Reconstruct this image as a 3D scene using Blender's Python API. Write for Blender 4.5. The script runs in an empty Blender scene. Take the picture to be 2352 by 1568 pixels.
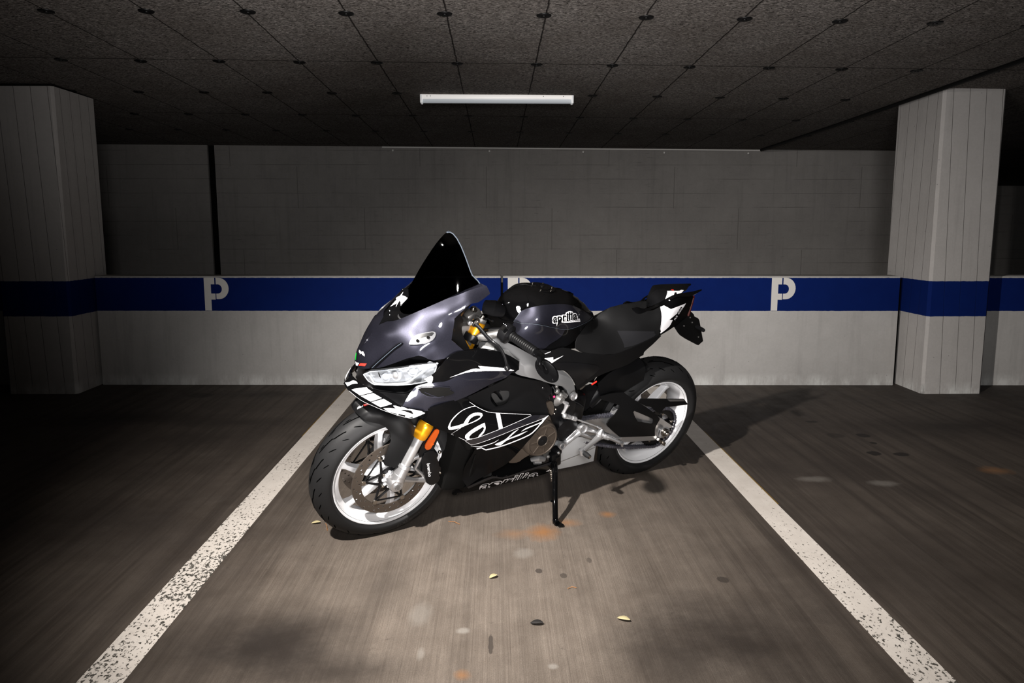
import bpy, bmesh, math, random
import numpy as np
from mathutils import Vector, Matrix, geometry
from mathutils.bvhtree import BVHTree
random.seed(7)
C = bpy.context.scene.collection
PI = math.pi
# ------------------------------------------------------------------ camera
W, H = 2352, 1568
FPX, PITCH, YAW, HC = 1624.9, math.radians(9.269), math.radians(1.287), 1.2359
cp, sp, cy, sy = math.cos(PITCH), math.sin(PITCH), math.cos(YAW), math.sin(YAW)
FWD = Vector((sy * cp, cy * cp, -sp)); RGT = Vector((cy, -sy, 0)); UPV = RGT.cross(FWD)
CAM = Vector((0, 0, HC))
cd = bpy.data.cameras.new('camera'); cam = bpy.data.objects.new('camera', cd); C.objects.link(cam)
cam.matrix_world = Matrix(((RGT.x, UPV.x, -FWD.x, 0), (RGT.y, UPV.y, -FWD.y, 0), (RGT.z, UPV.z, -FWD.z, HC), (0, 0, 0, 1)))
cd.sensor_width = 36; cd.lens = FPX * 36 / W; cd.clip_start = .05; cd.clip_end = 100
bpy.context.scene.camera = cam
# ------------------------------------------------------------------ world, lights, exposure
sc = bpy.context.scene
sc.view_settings.view_transform = 'Standard'; sc.view_settings.look = 'None'
sc.view_settings.gamma = 1; sc.view_settings.use_curve_mapping = False
sc.view_settings.exposure = 0.0
wd = bpy.data.worlds.new('world'); sc.world = wd; wd.use_nodes = True
wd.node_tree.nodes['Background'].inputs[0].default_value = (.9, .95, 1, 1)
wd.node_tree.nodes['Background'].inputs[1].default_value = 0.004
def lamp(name, kind, loc, target, power, color=(1, 1, 1), **k):
    d = bpy.data.lights.new(name, kind); d.energy = power; d.color = color
    for a, b in k.items(): setattr(d, a, b)
    o = bpy.data.objects.new(name, d); C.objects.link(o); o.location = loc
    o.rotation_euler = (Vector(target) - Vector(loc)).to_track_quat('-Z', 'Y').to_euler()
    return o
lamp('key_flash', 'SPOT', (-.93, .98, 2.13), (.14, 2.92, .45), 800, (1, .95, .90), shadow_soft_size=.035, spot_size=math.radians(92), spot_blend=1.0)
lamp('front_flash', 'SPOT', (.12, -.6, 1.60), (.75, 4.8, 1.80), 400, (1, .98, .965), shadow_soft_size=.22, spot_size=math.radians(84), spot_blend=1.0)
lamp('ceiling_bounce', 'SPOT', (0, 1.3, .22), (.1, 3.7, 2.3), 260, (1, .96, .94), shadow_soft_size=.3, spot_size=math.radians(104), spot_blend=1.0)

# ------------------------------------------------------------------ node helpers
class NT:
    def __init__(s, name):
        s.m = bpy.data.materials.new(name); s.m.use_nodes = True
        s.t = s.m.node_tree; s.b = s.t.nodes['Principled BSDF']
    def n(s, typ, **k):
        nd = s.t.nodes.new('ShaderNode' + typ)
        ins = k.pop('i', {})
        for a, b in k.items(): setattr(nd, a, b)
        for a, b in ins.items(): s.set(nd, a, b)
        return nd
    def set(s, nd, key, val):
        inp = nd.inputs[key]
        if hasattr(val, 'is_output') or val.__class__.__name__.startswith('NodeSocket'): s.t.links.new(val, inp)
        elif isinstance(val, bpy.types.Node): s.t.links.new(val.outputs[0], inp)
        else:
            if isinstance(val, (tuple, list)) and len(val) == 3 and inp.type == 'RGBA': val = (*val, 1)
            inp.default_value = val
    def math(s, op, a, b=0., c=0., clamp=False):
        nd = s.n('Math', operation=op, use_clamp=clamp); s.set(nd, 0, a); s.set(nd, 1, b); s.set(nd, 2, c); return nd.outputs[0]
    def mix(s, f, a, b, mode='MIX'):
        nd = s.n('Mix', data_type='RGBA', blend_type=mode); s.set(nd, 0, f); s.set(nd, 6, a); s.set(nd, 7, b); return nd.outputs[2]
    def obj(s): return s.n('TexCoord').outputs['Object']
    def mapv(s, v, scale=(1, 1, 1), loc=(0, 0, 0), rot=(0, 0, 0)):
        return s.n('Mapping', i={0: v, 'Scale': scale, 'Location': loc, 'Rotation': rot}).outputs[0]
    def noise(s, v, scale, detail=4, rough=.55, dist=0):
        return s.n('TexNoise', i={'Vector': v, 'Scale': scale, 'Detail': detail, 'Roughness': rough, 'Distortion': dist}).outputs[0]
    def ramp(s, f, a, b, lo=0., hi=1.):
        nd = s.n('MapRange', i={0: f, 1: a, 2: b, 3: lo, 4: hi}); nd.clamp = True; return nd.outputs[0]
    def bump(s, h, strength=.3, dist=.01, normal=None):
        nd = s.n('Bump', i={'Strength': strength, 'Distance': dist, 'Height': h})
        if normal is not None: s.set(nd, 'Normal', normal)
        s.set(s.b, 'Normal', nd.outputs[0]); return nd.outputs[0]
    def out(s, **k):
        for a, b in k.items(): s.set(s.b, a.replace('_', ' '), b)
        return s.m
def pbr(name, col, rough=.5, metal=0., coat=0., spec=.5, bumpn=None, ior=None, **k):
    t = NT(name); t.out(Base_Color=col, Roughness=rough, Metallic=metal)
    t.b.inputs['Coat Weight'].default_value = coat; t.b.inputs['Coat Roughness'].default_value = .03
    t.b.inputs['Specular IOR Level'].default_value = spec
    if bumpn: t.bump(t.noise(t.obj(), bumpn[0], 3), bumpn[1], bumpn[2])
    if k.get('emit'):
        t.b.inputs['Emission Color'].default_value = (*col, 1); t.b.inputs['Emission Strength'].default_value = k['emit']
    return t.m
# ------------------------------------------------------------------ geometry helpers
def tag(o, label=None, cat=None, group=None, kind=None):
    if label: o['label'] = label
    if cat: o['category'] = cat
    if group: o['group'] = group
    if kind: o['kind'] = kind
    return o
def link(name, me, mat=None, parent=None, smooth=35):
    if mat is not None: me.materials.append(mat)
    if smooth and len(me.polygons):
        me.polygons.foreach_set('use_smooth', [True] * len(me.polygons))
        me.set_sharp_from_angle(angle=math.radians(smooth))
    o = bpy.data.objects.new(name, me); C.objects.link(o)
    if parent is not None: o.parent = parent
    return o
def mk(name, verts, faces, mat=None, parent=None, smooth=35):
    me = bpy.data.meshes.new(name); me.from_pydata([tuple(v) for v in verts], [], faces); me.update()
    return link(name, me, mat, parent, smooth)
def empty(name, loc=(0, 0, 0)):
    o = bpy.data.objects.new(name, None); C.objects.link(o); o.location = loc; o.empty_display_size = .1; return o
class MB:
    """collects simple solids into one mesh"""
    def __init__(s): s.v = []; s.f = []
    def add(s, vs, fs):
        k = len(s.v); s.v += [Vector(v) for v in vs]; s.f += [tuple(i + k for i in f) for f in fs]; return s
    def box(s, c, size, rot=None, bev=0):
        bm = bmesh.new(); bmesh.ops.create_cube(bm, size=1)
        for v in bm.verts: v.co = Vector((v.co.x * size[0], v.co.y * size[1], v.co.z * size[2]))
        if bev: bmesh.ops.bevel(bm, geom=list(bm.edges), offset=bev, segments=2, affect='EDGES', profile=.5)
        M = rot if rot is not None else Matrix.Identity(3)
        s.add([M @ v.co + Vector(c) for v in bm.verts], [[v.index for v in f.verts] for f in bm.faces]) if not bm.verts.index_update() else 0
        bm.free(); return s
    def tube(s, pts, r, seg=12, caps=True, flat=1.0):
        pts = [Vector(p) for p in pts]; n = len(pts)
        rs = r if isinstance(r, (list, tuple)) else [r] * n
        ref = None; vs = []
        for i, p in enumerate(pts):
            d = (pts[min(i + 1, n - 1)] - pts[max(i - 1, 0)]).normalized()
            if ref is None: ref = d.orthogonal().normalized()
            ref = (ref - d * ref.dot(d)).normalized(); b = d.cross(ref)
            for k in range(seg):
                a = 2 * PI * k / seg; vs.append(p + ref * (math.cos(a) * rs[i]) + b * (math.sin(a) * rs[i] * flat))
        fs = [[i * seg + k, i * seg + (k + 1) % seg, (i + 1) * seg + (k + 1) % seg, (i + 1) * seg + k] for i in range(n - 1) for k in range(seg)]
        if caps: fs += [list(range(seg))[::-1], [(n - 1) * seg + k for k in range(seg)]]
        return s.add(vs, fs)
    def ball(s, c, r, seg=12):
        bm = bmesh.new(); bmesh.ops.create_uvsphere(bm, u_segments=seg, v_segments=seg // 2, radius=1)
        rr = r if isinstance(r, (tuple, list)) else (r, r, r)
        bm.verts.index_update()
        s.add([Vector((v.co.x * rr[0], v.co.y * rr[1], v.co.z * rr[2])) + Vector(c) for v in bm.verts], [[v.index for v in f.verts] for f in bm.faces])
        bm.free(); return s
    def lathe(s, prof, c, axis='y', seg=64, a0=0, a1=2 * PI, closed=False):
        """prof: (radius, offset along axis) pairs; angle 0 = +X, 90 = +Z; closed joins last profile point to first"""
        full = abs(a1 - a0 - 2 * PI) < 1e-6; n = len(prof); m = seg if full else seg + 1
        vs = []
        for k in range(m):
            a = a0 + (a1 - a0) * k / seg
            for r, y in prof: vs.append((c[0] + r * math.cos(a), c[1] + y, c[2] + r * math.sin(a)))
        fs = []
        for k in range(seg):
            k2 = (k + 1) % m
            for j in range(n if closed else n - 1):
                j2 = (j + 1) % n
                fs.append([k * n + j, k * n + j2, k2 * n + j2, k2 * n + j])
        if closed and not full: fs += [list(range(n)), [(m - 1) * n + j for j in range(n)][::-1]]
        return s.add(vs, fs)
    def build(s, name, mat, parent=None, smooth=35):
        o = mk(name, s.v, s.f, mat, parent, smooth=0)
        bm = bmesh.new(); bm.from_mesh(o.data); bmesh.ops.recalc_face_normals(bm, faces=bm.faces); bm.to_mesh(o.data); bm.free()
        if smooth:
            o.data.polygons.foreach_set('use_smooth', [True] * len(o.data.polygons)); o.data.set_sharp_from_angle(angle=math.radians(smooth))
        return o
def ray(u, v):
    return (FWD + RGT * ((u - W / 2) / FPX) - UPV * ((v - H / 2) / FPX)).normalized()
def onfloor(u, v, z=0.):
    d = ray(u, v); return CAM + d * ((z - HC) / d.z)
def onplane(u, v, p, n):
    d = ray(u, v); return CAM + d * ((Vector(p) - CAM).dot(n) / d.dot(n))
VERT = Vector((-.0004, .03167, 1.))               # the garage's plumb direction over the sloping deck
# ------------------------------------------------------------------ materials of the place
def concrete(name, c1, c2, board='', stripe=None, seam=None):
    """stripe=(z0,z1) paints the blue band by height"""
    t = NT(name); o = t.obj()
    big = t.noise(o, 1.3, 5, .6); fine = t.noise(o, 60, 4, .6); mid = t.noise(o, 9, 6, .7)
    col = t.mix(t.ramp(big, .3, .7), c1, c2)
    col = t.mix(t.ramp(mid, .35, .75, 0, .35), col, tuple(x * .8 for x in c1))
    col = t.mix(t.ramp(fine, .4, .8, 0, .25), col, tuple(min(1, x * 1.15) for x in c2))
    # pores
    vo = t.n('TexVoronoi', i={'Vector': o, 'Scale': 11.}); pore = t.ramp(vo.outputs[0], .018, .04, 1, 0)
    col = t.mix(t.math('MULTIPLY', pore, .7), col, (.03, .028, .026))
    sx = t.n('SeparateXYZ', i={0: o})
    groove = None
    if board == 'v':      # vertical board marks on the columns
        a = t.math('ADD', sx.outputs[0], sx.outputs[1])
        fr = t.math('ABSOLUTE', t.math('SUBTRACT', t.math('FRACT', t.math('MULTIPLY', a, 1 / .118)), .5))
        groove = t.ramp(fr, .478, .492)
    if board == 'h':
        wob = t.noise(t.mapv(o, (1.2, 1, 1)), 2, 2)
        zz = t.math('ADD', t.math('MULTIPLY', sx.outputs[2], 1 / .162), t.math('MULTIPLY', wob, .06))
        fr = t.math('ABSOLUTE', t.math('SUBTRACT', t.math('FRACT', zz), .5))
        br = t.ramp(t.noise(t.mapv(o, (1.1, 1, 6)), 1.5, 3), .40, .58)
        groove = t.math('MULTIPLY', t.ramp(fr, .478, .494), br)
        # vertical board ends, alternate rows
        row = t.math('FLOOR', t.math('MULTIPLY', sx.outputs[2], 1 / .48))
        sh = t.math('ADD', sx.outputs[0], t.math('MULTIPLY', row, .77))
        f2 = t.math('ABSOLUTE', t.math('SUBTRACT', t.math('FRACT', t.math('MULTIPLY', sh, 1 / 2.2)), .5))
        groove = t.math('MAXIMUM', groove, t.math('MULTIPLY', t.ramp(f2, .4975, .4992), .8))
        ln = t.ramp(t.noise(t.mapv(o, (2.5, 1, 26)), 3, 4, .6), .64, .74)
        groove = t.math('MAXIMUM', groove, t.math('MULTIPLY', ln, .55))
    if groove is not None: col = t.mix(t.math('MULTIPLY', groove, .5 if board == 'h' else .75), col, (.03, .026, .024))
    # pale salts near the floor and dark streaks
    salt = t.math('MULTIPLY', t.ramp(sx.outputs[2], .03, .10, 1, 0), t.ramp(t.noise(t.mapv(o, (1, 1, .4)), 7, 5, .7), .42, .6))
    col = t.mix(salt, col, (.62, .62, .60))
    st = t.ramp(t.noise(t.mapv(o, (7, 7, .35)), 2.5, 5, .65), .52, .75, 0, .35)
    col = t.mix(st, col, tuple(x * .62 for x in c1))
    if stripe:
        ed = t.math('MULTIPLY', t.math('SUBTRACT', t.noise(o, 30, 3), .5), .006)
        z = t.math('ADD', sx.outputs[2], ed)
        f = t.math('MULTIPLY', t.math('GREATER_THAN', z, stripe[0]), t.math('LESS_THAN', z, stripe[1]))
        chip = t.ramp(t.noise(o, 38, 6, .7), .77, .79, 1, 0)
        f = t.math('MULTIPLY', f, chip)
        blue = t.mix(t.ramp(mid, .3, .8), (.0008, .0100, .092), (.0010, .0125, .108))
        if groove is not None: blue = t.mix(t.math('MULTIPLY', groove, .5), blue, (.002, .008, .04))
        col = t.mix(f, col, blue)
    h = t.math('ADD', t.math('MULTIPLY', mid, .3), t.math('MULTIPLY', fine, .3))
    if groove is not None: h = t.math('SUBTRACT', h, groove)
    h = t.math('SUBTRACT', h, t.math('MULTIPLY', pore, .6))
    t.bump(h, .35, .004)
    return t.out(Base_Color=col, Roughness=.82, Specular_IOR_Level=.12)
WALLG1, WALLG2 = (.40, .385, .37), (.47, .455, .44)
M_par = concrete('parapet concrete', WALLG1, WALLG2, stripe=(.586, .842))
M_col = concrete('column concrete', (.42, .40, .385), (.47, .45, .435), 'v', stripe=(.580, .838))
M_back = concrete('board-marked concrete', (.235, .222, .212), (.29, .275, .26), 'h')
M_groove = pbr('tread groove', (.0008, .0008, .0008), 1., spec=0.)
M_dark = pbr('dark gap', (.003, .0028, .0026), .9, spec=.1)
# floor
BLOBS = []   # (u, v, radius_x m, radius_y m, kind)
def floor_mat():
    t = NT('deck concrete'); o = t.obj(); sx = t.n('SeparateXYZ', i={0: o})
    streak = t.noise(t.mapv(o, (330, 2.2, 1)), 1, 4, .7)
    streak2 = t.noise(t.mapv(o, (110, .8, 1)), 1, 5, .75)
    broad = t.noise(t.mapv(o, (4.5, .35, 1), (3, 0, 0)), 1, 4, .6)
    mott = t.noise(o, 6, 8, .72, .3); fine = t.noise(o, 230, 3, .7); big = t.noise(o, .9, 4, .6)
    col = t.mix(t.ramp(mott, .3, .7), (.112, .089, .071), (.205, .170, .140))
    col = t.mix(t.ramp(streak, .35, .72, 0, .62), col, (.285, .240, .200))
    col = t.mix(t.ramp(streak2, .38, .72, .0, .62), col, (.098, .077, .061))
    dk = t.noise(t.mapv(o, (380, 4.5, 1), (9, 4, 0)), 1, 4, .7); col = t.mix(t.ramp(dk, .58, .72, 0, .6), col, (.05, .040, .032))
    col = t.mix(t.ramp(fine, .42, .75, 0, .6), col, (.085, .070, .058))
    grn = t.noise(o, 420, 2, .6); col = t.mix(t.ramp(grn, .55, .75, 0, .35), col, (.36, .32, .28))
    md2 = t.noise(t.mapv(o, (1, .6, 1)), 3.2, 7, .7, .4); col = t.mix(t.ramp(md2, .46, .70, 0, .55), col, (.085, .068, .055))
    # tyre-worn dark lanes and soot, outside the bay middle
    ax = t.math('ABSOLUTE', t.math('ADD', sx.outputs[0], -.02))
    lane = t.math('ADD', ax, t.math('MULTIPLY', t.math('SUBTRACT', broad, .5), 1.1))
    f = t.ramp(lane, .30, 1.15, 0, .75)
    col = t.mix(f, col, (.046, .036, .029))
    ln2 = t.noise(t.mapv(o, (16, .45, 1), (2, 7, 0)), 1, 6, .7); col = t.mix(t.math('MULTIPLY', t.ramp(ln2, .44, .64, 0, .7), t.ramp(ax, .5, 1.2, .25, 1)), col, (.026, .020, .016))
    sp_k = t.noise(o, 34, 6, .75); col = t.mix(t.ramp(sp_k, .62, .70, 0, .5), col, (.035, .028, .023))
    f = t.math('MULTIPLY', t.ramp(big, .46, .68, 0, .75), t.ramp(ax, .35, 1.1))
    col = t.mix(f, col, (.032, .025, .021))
    pit = t.ramp(t.noise(o, 75, 5, .75), .70, .76); col = t.mix(t.math('MULTIPLY', pit, .5), col, (.03, .025, .022))
    kinds = {'oil': (.016, .013, .011), 'wet': (.055, .045, .038), 'rust': (.30, .135, .045), 'pale': (.33, .31, .28), 'soot': (.022, .017, .014)}
    wob = t.math('MULTIPLY', t.math('SUBTRACT', t.noise(o, 17, 5, .7), .5), 1.3)
    wob2 = t.math('MULTIPLY', t.math('SUBTRACT', t.noise(o, 4, 6, .7), .5), 1.6)
    for (u, v, rx, ry, kind, amt) in BLOBS:
        p = onfloor(u, v)
        dx = t.math('MULTIPLY', t.math('SUBTRACT', sx.outputs[0], p.x), 1 / rx)
        dy = t.math('MULTIPLY', t.math('SUBTRACT', sx.outputs[1], p.y), 1 / ry)
        d = t.math('SQRT', t.math('ADD', t.math('MULTIPLY', dx, dx), t.math('MULTIPLY', dy, dy)))
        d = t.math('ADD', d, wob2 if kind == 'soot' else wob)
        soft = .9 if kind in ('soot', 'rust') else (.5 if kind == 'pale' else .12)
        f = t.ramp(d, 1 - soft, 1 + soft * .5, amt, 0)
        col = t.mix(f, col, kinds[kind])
    h = t.math('ADD', t.math('MULTIPLY', streak, .6), t.math('MULTIPLY', fine, .4))
    t.bump(h, .45, .004)
    return t.out(Base_Color=col, Roughness=t.ramp(mott, .3, .7, .55, .8), Specular_IOR_Level=.3)
BLOBS += [(1238, 1311, .013, .018, 'wet', .9), (1294, 1322, .012, .017, 'wet', .8), (1353, 1286, .010, .022, 'wet', .6),
          (1247, 1222, .055, .07, 'rust', .75), (1300, 1200, .05, .035, 'rust', .5), (1395, 1181, .03, .03, 'rust', .6), (1180, 1226, .06, .04, 'rust', .35), (1060, 1550, .02, .02, 'rust', .6),
          (1919, 1000, .05, .05, 'oil', .5), (1982, 1000, .045, .04, 'oil', .9), (2006, 1017, .020, .024, 'oil', .9), (2008, 1041, .038, .036, 'oil', .95), (2070, 1043, .042, .034, 'oil', .95), (1865, 968, .04, .025, 'oil', .8), (2285, 1080, .07, .05, 'rust', .5), (460, 908, .10, .07, 'oil', .55), (1661, 1331, .022, .022, 'oil', .6), (1127, 1480, .008, .05, 'wet', .9), (1480, 1216, .02, .02, 'wet', .2),
          (965, 1410, .035, .07, 'pale', .25), (1063, 1448, .02, .016, 'pale', .5), (1270, 1530, .014, .014, 'pale', .5), (966, 1500, .012, .03, 'pale', .35), (1870, 1100, .08, .04, 'pale', .25), (2030, 1110, .07, .04, 'pale', .25), (1204, 1270, .04, .04, 'pale', .3),
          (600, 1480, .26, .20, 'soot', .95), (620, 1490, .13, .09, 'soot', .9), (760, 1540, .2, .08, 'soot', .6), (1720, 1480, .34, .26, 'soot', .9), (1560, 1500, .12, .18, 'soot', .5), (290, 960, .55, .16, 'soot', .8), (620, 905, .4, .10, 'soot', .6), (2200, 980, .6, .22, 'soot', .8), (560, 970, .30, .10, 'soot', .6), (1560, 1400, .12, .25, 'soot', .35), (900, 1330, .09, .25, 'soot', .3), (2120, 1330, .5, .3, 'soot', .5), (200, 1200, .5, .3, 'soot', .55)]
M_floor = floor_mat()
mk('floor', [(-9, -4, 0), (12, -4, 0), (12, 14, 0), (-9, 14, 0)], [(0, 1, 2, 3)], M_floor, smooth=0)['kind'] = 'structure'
def line_mat(dens):
    t = NT('worn white paint'); o = t.obj(); sx = t.n('SeparateXYZ', i={0: o})
    a = t.noise(t.mapv(o, (1.0, .7, 1)), 82, 5, .66); b = t.noise(o, 260, 4, .65); reg = t.noise(t.mapv(o, (2, 1, 1)), 2.6, 3, .6)
    y0, y1, y2 = dens
    near = t.ramp(sx.outputs[1], y0, y1, 1, 0)
    thr = t.math('ADD', t.math('MULTIPLY', near, .12), t.math('MULTIPLY', t.math('SUBTRACT', reg, .5), .30))
    v = t.math('ADD', t.math('ADD', a, thr), t.math('MULTIPLY', t.math('SUBTRACT', b, .5), .18))
    chip = t.ramp(v, y2, y2 + .012)
    pc = t.mix(t.ramp(t.noise(o, 9, 6, .7), .3, .7), (.56, .51, .46), (.68, .63, .575))
    pc = t.mix(t.ramp(t.noise(t.mapv(o, (170, 1.6, 1)), 1, 3, .6), .4, .8, 0, .3), pc, (.5, .46, .42))
    col = t.mix(chip, pc, (.060, .055, .046))
    t.bump(t.math('MULTIPLY', chip, -1.), .5, .002)
    return t.out(Base_Color=col, Roughness=.6)
def slab(name, x0, x1, y0, y1, z1, mat):
    mb = MB().box(((x0 + x1) / 2, (y0 + y1) / 2, z1 / 2), (x1 - x0, y1 - y0, z1)); return mb.build(name, mat, smooth=0)
pl = slab('parking_line', -1.155, -1.026, -1, 5.42, .0015, line_mat((2.7, 4.2, .668)))
tag(pl, 'worn white parking line on the left of the motorcycle, heavily chipped', 'parking line', 'painted lines of the parking bay')
pr = slab('parking_line', 1.143, 1.262, -1, 5.36, .0015, line_mat((2.2, 3.3, .690)))
tag(pr, 'white parking line on the right, behind the rear wheel, lightly chipped', 'parking line', 'painted lines of the parking bay')
M_yel = pbr('old yellow paint', (.17, .10, .012), .8)
for x, o, y0, y1 in ((-1.158, pl, 4.1, 5.35), (1.265, pr, 3.0, 4.15)):
    e = slab('old_yellow_edge', x - .004, x + .004, y0, y1, .001, M_yel); e.parent = o; tag(e, 'thin strip of older yellow paint')

# parapet wall in sections, along the line through the two measured floor points
PA = Vector((-3.121, 5.515, 0)); PB = Vector((3.127, 5.36, 0)); PD = (PB - PA).normalized(); PN = Vector((PD.y, -PD.x, 0))
def wallbox(name, a, b, h, thick, mat, z0=0., bev=.006):
    """upright slab between ground points a and b, leaning with the plumb direction"""
    d = (b - a).normalized(); n = Vector((-d.y, d.x, 0))
    bm = bmesh.new(); vs = []
    for z in (z0, h):
        for p in (a, b, b + n * thick, a + n * thick): vs.append(bm.verts.new(p + VERT * z))
    for f in ((0, 1, 5, 4), (1, 2, 6, 5), (2, 3, 7, 6), (3, 0, 4, 7), (4, 5, 6, 7), (3, 2, 1, 0)): bm.faces.new([vs[i] for i in f])
    bmesh.ops.recalc_face_normals(bm, faces=bm.faces)
    if bev: bmesh.ops.bevel(bm, geom=list(bm.edges), offset=bev, segments=2, affect='EDGES', profile=.5)
    me = bpy.data.meshes.new(name); bm.to_mesh(me); bm.free()
    return link(name, me, mat, None, 30)
def onpar(u, v): return onplane(u, v, PA, (PN + Vector((0, 0, -.03167)) * (PN.y)).normalized() if False else Vector((PN.x, PN.y, -PN.y * .03167)))
xj = onpar(1153, 700).x
def parx(x): return PA + PD * ((x - PA.x) / PD.x)
PH = .855
secs = [(-8.5, -3.66, 'low concrete barrier wall at the far left edge, behind the left column'), (-3.10, xj - .008, 'low concrete barrier wall with blue band, left section with one white P'),
        (xj + .008, 3.115, 'low concrete barrier wall with blue band, right section behind the motorcycle tail'), (3.66, 11.5, 'low concrete barrier wall at the far right edge, behind the right column')]
pars = []
for i, (a, b, lb) in enumerate(secs):
    o = wallbox('barrier_wall', parx(a), parx(b), PH, .16, M_par); tag(o, lb, 'wall', 'sections of the low barrier wall'); pars.append(o)
# filler behind joints
wj = wallbox('trim_1', parx(xj - .05) - PN * .03, parx(xj + .05) - PN * .03, .80, .05, M_dark, 0, 0); wj['kind'] = 'structure'
for i, (a, b) in enumerate(((-3.16, -3.04), (3.05, 3.18))):
    q = wallbox('trim_%d' % (i + 2), parx(a) - PN * .08, parx(b) - PN * .08, .83, .05, M_dark, 0, 0); q['kind'] = 'structure'
# stencilled P letters, traced on the wall plane
M_white = pbr('white stencil paint', (.62, .60, .57), .7, bumpn=(60, .2, .002))
def arc(cx, cy_, rx, ry, a0, a1, n=10): return [(cx + rx * math.cos(math.radians(a0 + (a1 - a0) * i / n)), cy_ + ry * math.sin(math.radians(a0 + (a1 - a0) * i / n))) for i in range(n + 1)]
def flat_letter(name, polys, tx, mat, parent, off=.0015):
    mb = MB()
    for pl_ in polys:
        base = [tx(x, y) for x, y in pl_]; n = len(base)
        tri = geometry.tessellate_polygon([[Vector((p[0], p[1], 0)) for p in pl_]])
        top = [p + PN * off for p in base]
        mb.add(base + top, [[n + i for i in t_] for t_ in tri] + [[i, (i + 1) % n, n + (i + 1) % n, n + i] for i in range(n)])
    return mb.build(name, mat, parent, 0)
# unit P: x 0..1 (width), y 0..1 (height, 1 top)
Pl = [[(0, 0), (.265, 0), (.265, .335), (.44, .335), (.44, .52), (.27, .52), (.27, .80), (.42, .80), (.42, 1), (0, 1)],
      [(.475, 1)] + [(x, y) for x, y in arc(.58, .675, .40, .325, 90, -90, 14)] + [(.475, .35), (.475, .52)] + arc(.55, .66, .16, .14, -90, 90, 8) + [(.475, .80)]]
for (ul, ur, vt, vb, o, lb) in ((472, 529, 638, 712.5, pars[1], 'white stencilled P left of the motorcycle'), (1770, 1826, 636.5, 711, pars[2], 'white stencilled P near the right column'), (1166.5, 1223, 635, 711, pars[2], 'white stencilled P half hidden behind the fuel tank')):
    A = onpar(ul if ul > 1000 or True else ul, vb); B_ = onpar(ur, vb); A0 = parx(A.x); wd_ = (B_ - A).length
    z0, z1 = .588, .842
    def tx(x, y, A0=A0, wd_=wd_, z0=z0, z1=z1): return A0 + PD * (x * wd_) + VERT * (z0 + (z1 - z0) * y) + PN * .0
    tag(flat_letter('stencil_letter', Pl, tx, M_white, o), lb)
# columns
def column(name, x0, x1, yf, yb, skew, label):
    bm = bmesh.new(); vs = []
    for z in (0, 2.34 - .025 * yf):
        for (x, y) in ((x0, yf + skew), (x1, yf), (x1, yb), (x0, yb + skew)): vs.append(bm.verts.new(Vector((x, y, 0)) + VERT * z))
    for f in ((0, 1, 5, 4), (1, 2, 6, 5), (2, 3, 7, 6), (3, 0, 4, 7), (4, 5, 6, 7), (3, 2, 1, 0)): bm.faces.new([vs[i] for i in f])
    ve = [e for e in bm.edges if abs((e.verts[0].co - e.verts[1].co).z) > 1]
    bmesh.ops.recalc_face_normals(bm, faces=bm.faces)
    bmesh.ops.bevel(bm, geom=ve, offset=.018, segments=1, affect='EDGES')
    me = bpy.data.meshes.new(name); bm.to_mesh(me); bm.free()
    o = link(name, me, M_col, None, 20); tag(o, label, 'column', 'concrete columns of the garage'); return o
column('concrete_column', -3.635, -3.122, 5.214, 5.745, .01, 'square concrete column at the left, in shade, with dark blue band')
column('concrete_column', 3.169, 3.622, 5.073, 5.665, 0, 'square concrete column at the right, brighter, with blue band')
# back wall and the far wall at the right
CEIL = lambda x, y: 2.345 - .0248 * y - .0071 * x
def bwall(name, x0, x1, y0, y1, mat):
    a, b = Vector((x0, y0, 0)), Vector((x1, y1, 0)); d = (b - a).normalized(); n = Vector((-d.y, d.x, 0))
    vs = []
    for p in (a, b, b + n * .25, a + n * .25):
        vs.append(p + VERT * -.02); vs.append(p + VERT * 2.2)
    o = mk(name, vs, [(0, 2, 3, 1), (2, 4, 5, 3), (4, 6, 7, 5), (6, 0, 1, 7), (1, 3, 5, 7), (0, 6, 4, 2)], mat, smooth=0); o['kind'] = 'structure'; return o
def bw(u, x=None):       # ground x on the back wall line for an image column near the wall top
    return onplane(u, 500, Vector((0, 8.46, 0)), Vector((.02, 1, -.03)).normalized()).x
BY = lambda x: 8.40 - .012 * x
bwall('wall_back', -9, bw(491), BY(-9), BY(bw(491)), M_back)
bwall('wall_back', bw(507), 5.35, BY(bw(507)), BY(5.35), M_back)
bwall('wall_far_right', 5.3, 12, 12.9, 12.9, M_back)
j = bwall('trim_4', bw(488), bw(510), BY(bw(488)) + .035, BY(bw(510)) + .035, M_dark)
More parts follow.
